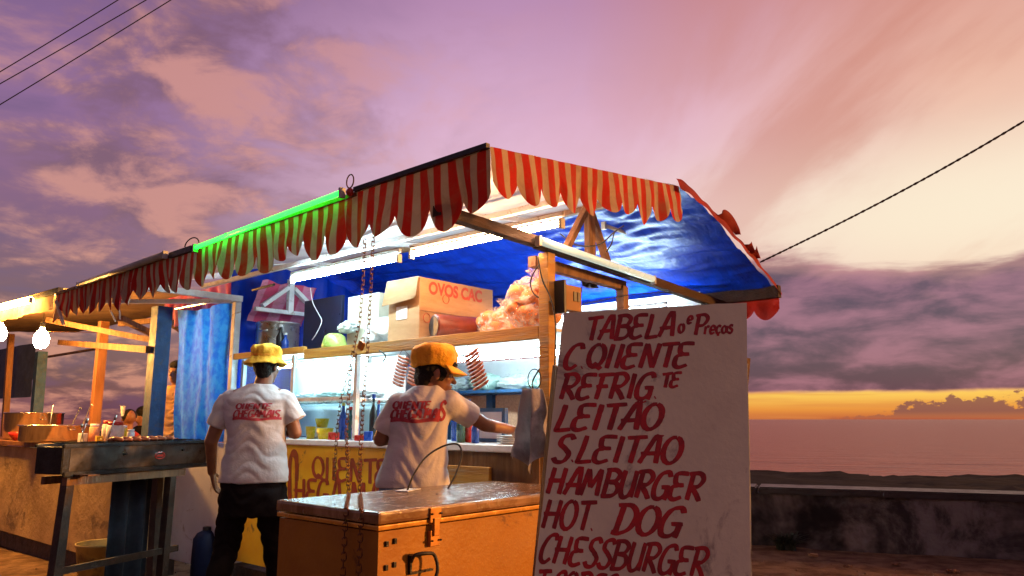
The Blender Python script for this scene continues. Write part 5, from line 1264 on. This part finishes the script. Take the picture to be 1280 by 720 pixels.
# stand
for s, t, s2 in ((.02, .02, -.03), (.16, .2, .14), (.80, .02, .78), (.86, .2, .88)):
    bm = BM(); bar(bm, gp(s, t, GZ-.20), gp(s2, t, .0), .055, .05, (GD.x, GD.y, 0)); part('leg', bm, M['darkwood'], gr)
bm = gbox(BM(), -.01, .90, -.01, .03, GZ-.235, GZ-.188); part('cross_rail', bm, M['wood'], gr)
bm = gbox(BM(), .0, .90, .19, .22, GZ-.235, GZ-.188); part('cross_rail', bm, M['wood'], gr)
bm = gbox(BM(), .0, .9, .005, .025, .36, .40); part('cross_rail', bm, M['darkwood'], gr)
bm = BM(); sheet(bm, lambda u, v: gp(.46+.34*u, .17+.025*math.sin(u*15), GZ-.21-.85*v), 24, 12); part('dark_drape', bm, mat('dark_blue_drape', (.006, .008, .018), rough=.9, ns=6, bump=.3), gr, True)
# skewers and tongs
for k, (s, t, dx, dz) in enumerate(((.10, .05, .03, .13), (.18, .12, -.02, .10), (.30, .06, .04, .15))):
    bm = BM(); p = gp(s, t, GZ+.012); tube(bm, [p, p+Vector((dx, 0, dz))], .003, 6); tube(bm, [p+Vector((dx*.9, 0, dz*.9)), p+Vector((dx*1.1, 0, dz*1.1))], .008, 8)
    single('skewer', bm, M['steel'], ('upright steel skewer nearest the left grill end', 'short steel skewer second from the left grill end', 'tallest steel skewer in the middle of the grill')[k], 'skewer', p, 'W', smooth=True)
for k in range(7):
    s = .40+.07*k; bm = BM(); tube(bm, [gp(s, .0, GZ+.02), gp(s+.01, GW+.03, GZ+.022)], .0025, 5); tube(bm, [gp(s, .04, GZ+.02), gp(s+.003, .10, GZ+.023), gp(s+.006, .17, GZ+.02)], [.010, .017, .010], 8)
    single('meat_skewer', bm, M['sausage'], 'skewer of meat lying across the grill', 'skewer', gp(s, .1, GZ+.01), 'W', smooth=True, group='meat skewers lying on the grill')
# bucket
bp = at(127, 700, 5.9); bk = thing('bucket', 'yellowed plastic bucket standing on the sand behind the grill stand', 'bucket', (bp.x, 5.9, 0), 'W')
bm = BM(); lathe(bm, bp.x, 5.9, [(0, .012), (.135, .012), (.178, .33), (.188, .335), (.186, .348), (.172, .345), (.13, .02), (0, .02)], 36); part('body', bm, M['bucket'], bk, True)
bm = BM(); tube(bm, [(bp.x+.184*math.cos(t), 5.9-.1*math.sin(t), .33-.05*math.sin(t)) for t in [i*math.pi/12 for i in range(13)]], .004, 6); part('handle', bm, M['steel'], bk, True)
# blue drum by the counter
dp = at(257, 690, 6.0); dr = thing('blue_drum', 'low dark blue plastic drum beside the worker in black trousers', 'drum', (dp.x, 6.0, 0), 'W')
bm = BM(); lathe(bm, dp.x, 6.0, [(0, 0), (.09, 0), (.10, .04), (.10, .22), (.095, .36), (.07, .40), (.03, .42)], 28); part('body', bm, mat('navy_plastic', (.004, .009, .035), rough=.6, spec=.15, ns=5), dr, True)
bm = BM(); lathe(bm, dp.x, 6.0, [(.0, .421), (.032, .421), (.032, .445), (0, .45)], 18); part('cap', bm, M['black'], dr)

# ================================================================== second stall at the left, lit by bulbs
s2 = thing('second_stall', 'neighbouring stall at the left with whitewashed counter and bare bulbs', 'food stall', (2.6, 8.0, 0))
SA0, SA1 = 6.35, 11.4
bm = BM(); box(bm, 2.60, 2.63, SA0, SA1, .16, .98); part('counter_front', bm, M['plaster'], s2)
bm = BM(); box(bm, 2.56, 3.15, SA0-.02, SA1, .99, 1.035, .005); part('counter_top', bm, M['orangewood'], s2)
bm = BM(); box(bm, 2.64, 3.1, SA0, SA1, .0, .15); part('base', bm, M['darkwood'], s2)
bm = BM(); box(bm, 2.64, 3.05, SA0, SA0+.03, .16, .98); part('counter_side', bm, M['plaster'], s2)
def post2(px0, py0, px1, py1, b, w, m, lb=None, w2=None):
    p0, p1 = atb(px0, py0, b), atb(px1, py1, b); d = (p1-p0)
    if d.z > 0: p0, p1, d = p1, p0, -d
    bot_ = p1+(p1-p0)*((p1.z-.0)/(p0.z-p1.z)); bm = BM(); bar(bm, p0, bot_, w, w2 or w, (1, 0, 0)); return part('post', bm, m, s2, label=lb)
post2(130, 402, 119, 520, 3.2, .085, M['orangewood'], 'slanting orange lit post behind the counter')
post2(203, 384, 190, 545, 2.98, .13, M['bluewood'], 'wide blue post with orange lit edge')
post2(193, 388, 180, 545, 2.97, .028, M['orangewood'], 'thin orange strip painting bulb light on the blue post edge')  # orange strip standing in for bulb light along the post's left edge
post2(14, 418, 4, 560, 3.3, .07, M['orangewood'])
post2(52, 440, 42, 560, 3.6, .12, M['bluewood'])
bm = BM(); sheet(bm, lambda u, v: Vector((3.62+.03*ns(u*6, v*3), 11.9+2.6*u, 2.3-.75*v)), 20, 10); part('back_sheet', bm, mat('grey_blue_sheet', (.05, .07, .13), rough=.8, ns=6, bump=.3), s2, True)
def b2(pa, pb, w, h, m, lb=None, nm='rafter'):
    bm = BM(); bar(bm, pa, pb, w, h); return part(nm, bm, m, s2, label=lb)
b2(atb(75, 428, 3.3), atb(186, 437, 2.9), .05, .06, M['wood'], nm='beam')
b2(atb(60, 400, 2.6), atb(190, 425, 3.1), .05, .05, M['wood']); b2(atb(150, 398, 2.8), atb(192, 418, 3.4), .05, .05, M['wood'])
b2(atb(205, 398, 3.1), atb(245, 424, 3.6), .05, .05, M['wood']); b2(atb(150, 405, 3.3), atb(240, 396, 3.6), .05, .05, M['wood'])
b2(atb(60, 446, 4.2), atb(152, 431, 4.4), .04, .03, M['wood']); b2(atb(90, 428, 4.0), atb(152, 433, 4.4), .04, .03, M['wood'])
b2((2.25, 6.95, 2.31), (2.25, SA1+.5, 2.34), .04, .05, M['darkmetal'], nm='rail')
def roof2(u, v):
    a = 6.95+5*u; b = 2.22+1.9*v; return Vector((b, a, 2.33+.16*v+.015*ns(a*3, b*4)))
bm = BM(); sheet(bm, roof2, 50, 16); part('roof_sheet', bm, mat('brown_roof_sheet', (.22, .13, .08), rough=.85, ns=4, bump=.3), s2, True)
bm = valance((2.23, 7.05, 2.30), (2.23, SA1+.4, 2.32), .14, .6, 12, .9, amp=.012); part('valance', bm, mat('cream_valance', (.62, .48, .30), rough=.9, ns=6, trans=.4), s2, True)
bm = BM(); bar(bm, atb(70, 376, 2.19), atb(79, 405, 2.19), .02, .02); part('valance_end', bm, mat('pale_lath', (.7, .6, .45), rough=.6, ns=5), s2)
fluor(7.35, 9.5, 2.16, 2.262, 2.30, 'tube_amber', 'amber glowing tube along the left stall eave', fix=None, r=.03)
def bulb_at(px, py, b, label):
    p = atb(px, py, b); t = thing('light_bulb', label, 'bulb', p, group='bare bulbs of the left stall')
    bm = BM(); lathe(bm, p.x, p.y, [(0, p.z-.115), (.038, p.z-.104), (.06, p.z-.065), (.064, p.z-.02), (.045, p.z+.03), (.02, p.z+.06), (.018, p.z+.075)], 20); part('glass', bm, M['bulb'], t, True)
    bm = BM(); lathe(bm, p.x, p.y, [(.02, p.z+.076), (.022, p.z+.12), (.01, p.z+.13), (0, p.z+.131)], 14); part('socket', bm, M['black'], t)
    bm = BM(); tube(bm, [(p.x, p.y, p.z+.13), (p.x+.005, p.y, 2.36)], .003, 5); part('cord', bm, M['rubber'], t)
bulb_at(52, 420, 2.36, 'glaring bare bulb hanging over the left stall pots')
bulb_at(0, 413, 2.36, 'glaring bare bulb cut by the left picture edge')
p0, p1, p2 = atb(57, 414, 2.36), atb(128, 416, 3.1), atb(185, 420, 2.95)
single('bulb_wire', cable([p0, p1, p2], .003), M['rust'], 'thin wire strung from the bulb to the orange post', 'wire', p0, smooth=True)
# a pair of light strips dangling at the awning end
for (pp, lb) in ((((138, 388), (142, 397), (144, 402)), 'short lit ribbon dangling under the awning, left one'), (((143, 378), (149, 388), (150, 399)), 'short lit ribbon dangling under the awning, right one')):
    pts = [atb(x, y, 2.3) for x, y in pp]; single('ribbon', cable(pts, .006), M['label'], lb, 'ribbon', pts[0], smooth=True)
# pots and jars on the counter
CT2 = 1.036
def pot2(px, b, r, h, label, handles=True):
    p = atb(px, 552, b); a = p.y; t = thing('cooking_pot', label, 'pot', (b, a, CT2))
    bm = BM(); z = CT2; lathe(bm, b, a, [(0, z), (r*.94, z+.002), (r, z+.02), (r, z+h-.01), (r*1.05, z+h), (r*1.04, z+h+.006), (r*.96, z+h), (r*.95, z+.02), (0, z+.012)], 44); part('body', bm, M['potsteel'], t, True)
    if handles:
        for s_ in (-1, 1):
            bm = BM(); tube(bm, [(b+.03*math.cos(q_), a+s_*(r+.035*math.sin(q_)), z+h*.75) for q_ in [math.pi*i/8 for i in range(9)]], .006, 8); part('handle', bm, M['potsteel'], t, True)
pot2(40, 2.95, .28, .28, 'big steel pot at the back of the left counter')
pot2(72, 2.78, .33, .155, 'wide shallow steel pot in front on the left counter')
p = atb(24, 548, 2.66); bm = BM(); z = CT2
lathe(bm, p.x, p.y, [(0, z), (.05, z), (.09, z+.05), (.10, z+.085), (.095, z+.085), (.085, z+.05), (0, z+.01)], 28); single('bowl', bm, M['redplastic'], 'small red plastic bowl before the shallow steel pot', 'bowl', (p.x, p.y, z), smooth=True)
def jar(px, b, r, h, m, cm, label):
    a = atb(px, 550, b).y; z = CT2; t = thing('jar', label, 'jar', (b, a, z)); bm = BM(); lathe(bm, b, a, [(0, z), (r, z+.001), (r, z+h*.8), (r*.8, z+h*.86)], 20); part('body', bm, M[m], t, True)
    bm = BM(); lathe(bm, b, a, [(0, z+h*.86), (r*.85, z+h*.86), (r*.85, z+h), (0, z+h+.002)], 18); part('lid', bm, M[cm], t, True)
jar(134, 2.85, .05, .20, 'label', 'redplastic', 'pale jar with red lid left of the tall one')
jar(143, 2.80, .07, .19, 'label', 'redplastic', 'fat cream jar with red lid on the left counter')
jar(153, 2.9, .035, .16, 'yplastic', 'whitepanel', 'small yellow jar with white lid on the left counter')
jar(163, 2.8, .03, .13, 'label', 'label', 'little pale jar nearest the blue post')
jar(117, 2.9, .045, .17, 'orangepanel', 'whitepanel', 'orange tinted jar beside the slanting post')
a_ = atb(153, 520, 3.3)
bm = BM(); tube(bm, [a_, a_+Vector((0, 0, .10))], [.012, .025], 10); single('paper_cone', bm, M['whitepanel'], 'small white paper cone above the jars near the bystander', 'cone', a_)

# ================================================================== palm clump behind the left stall
pal = thing('palm', 'dark young palm with drooping fronds behind the left stall', 'palm', (at(88, 500, 14).x, 14, 0), 'W')
pc = Vector((at(88, 500, 14).x, 14, 0))
bm = BM(); tube(bm, [pc, pc+Vector((.03, 0, .4)), pc+Vector((0, 0, .85))], [.12, .09, .06], 10); part('trunk', bm, M['darkwood'], pal, True)
R_ = random.Random(11)
for k in range(26):
    a_ = R_.random()*6.28; ln = R_.uniform(.7, 1.15); rise = R_.uniform(.35, 1.0); bm = BM(); pts = []
    for i in range(13):
        f = i/12; pts.append(pc+Vector((math.cos(a_)*ln*f, math.sin(a_)*ln*f, .8+rise*f*1.2-1.1*f*f)))
    tube(bm, pts, [.012*(1-.8*i/12) for i in range(13)], 4)
    for i in range(2, 13):
        d = (pts[i]-pts[i-1]).normalized(); s = d.cross(Vector((0, 0, 1))).normalized()
        for sg in (-1, 1):
            for sub_ in (0, .5):
                p = pts[i-1].lerp(pts[i], sub_); tip = p+(s*sg*.9+d*.55-Vector((0, 0, .45+.3*R_.random())))*(.30*math.sin(math.pi*min(1, (i+.6)/13.5))+.04)
                q_ = [p-d*.012, p+d*.014, tip]; bm.faces.new([bm.verts.new(x) for x in q_])
    part('frond', bm, M['leaf'], pal)

# ================================================================== overhead wires
for k, ((x0, y0), (x1, y1), lb) in enumerate((((0, 131), (211, 0), 'lowest of the three power lines in the top left sky'), ((0, 105), (180, 0), 'middle of the three power lines in the top left sky'), ((0, 90), (145, 0), 'topmost of the three power lines in the top left sky'))):
    a_, b_ = at(x0, y0, 12), at(x1, y1, 12); d = b_-a_; p0, p1 = a_-d*1.5, b_+d*2.5
    pts = [p0.lerp(p1, i/30)-Vector((0, 0, .12*math.sin(math.pi*i/30)*1.2-.12)) for i in range(31)]
    bm = BM(); tube(bm, pts, .009, 6); single('power_line', bm, M['rubber'], lb, 'wire', p0, 'W', group='power lines', smooth=True)
a_ = W(4.92, RA0, 2.30); b_ = at(1280, 129, 4.0); e_ = b_+(b_-a_)*.8
pts = []
for i in range(121):
    f = i/120; p = a_.lerp(e_, f)-Vector((0, 0, .10*math.sin(math.pi*min(1, f*1.0)))); pts.append(p)
bm = BM()
for ph in (0, math.pi):
    q_ = [p+Vector((0, math.cos(i*1.9+ph)*.004, math.sin(i*1.9+ph)*.004)) for i, p in enumerate(pts)]; tube(bm, q_, .0045, 5)
single('rope', bm, M['ropem'], 'twisted rope running from the rear eave up to the right', 'rope', a_, 'W', smooth=True)

for k, (px, b, dx, dy, ln, lb) in enumerate(((60, 2.85, .10, .05, .30, 'steel ladle leaning left of the others in the shallow pot'), (84, 2.80, .16, -.12, .27, 'steel ladle leaning right in the shallow pot'), (98, 2.9, .05, -.20, .30, 'long spoon standing at the right rim of the shallow pot'))):
    p = atb(px, 550, b); p = Vector((b, p.y, CT2+.06)); q_ = p+Vector((dx*.3, dy, ln)); t = thing('ladle', lb, 'ladle', p)
    bm = BM(); tube(bm, [p, p.lerp(q_, .6)+Vector((0, 0, .01)), q_, q_+Vector((0, dy*.2, -.02))], .005, 8); part('handle', bm, M['steel'], t, True)
    bm = BM(); lathe(bm, p.x, p.y, [(0, p.z-.03), (.025, p.z-.025), (.038, p.z), (.034, p.z), (0, p.z-.02)], 18); part('scoop', bm, M['steel'], t, True)
for k, (px, w, h, m, lb) in enumerate(((126, .05, .07, 'yplastic', 'small yellow box between the jars on the left counter'), (171, .05, .05, 'redplastic', 'small red box at the right end of the left counter'), (106, .04, .09, 'label', 'pale carton right of the shallow pot'))):
    a_ = atb(px, 550, 2.74).y; bm = BM(); box(bm, 2.7, 2.7+w, a_-w, a_+w, CT2, CT2+h, .004, rot=Matrix.Rotation(.25*(k-1), 3, 'Z')); single('packet', bm, M[m], lb, 'packet', (2.72, a_, CT2))
# loose litter and footmarks of sand near the chest, dry weeds
for k, (px, py, y, sz, lb) in enumerate(((1120, 700, 6.9, .035, 'small dry leaf on the sand at the lower right'), (1190, 708, 6.6, .045, 'curled brown leaf nearest the lower right corner'), (1060, 705, 6.8, .03, 'brown scrap on the sand below the weed clump'))):
    p = at(px, py, y); bm = BM(); blob(bm, (p.x, p.y, .012), (sz, sz*.7, .012), 90+k, .5, 9, 3); single('dry_leaf', bm, M['wood'], lb, 'leaf', (p.x, p.y, 0), 'W')
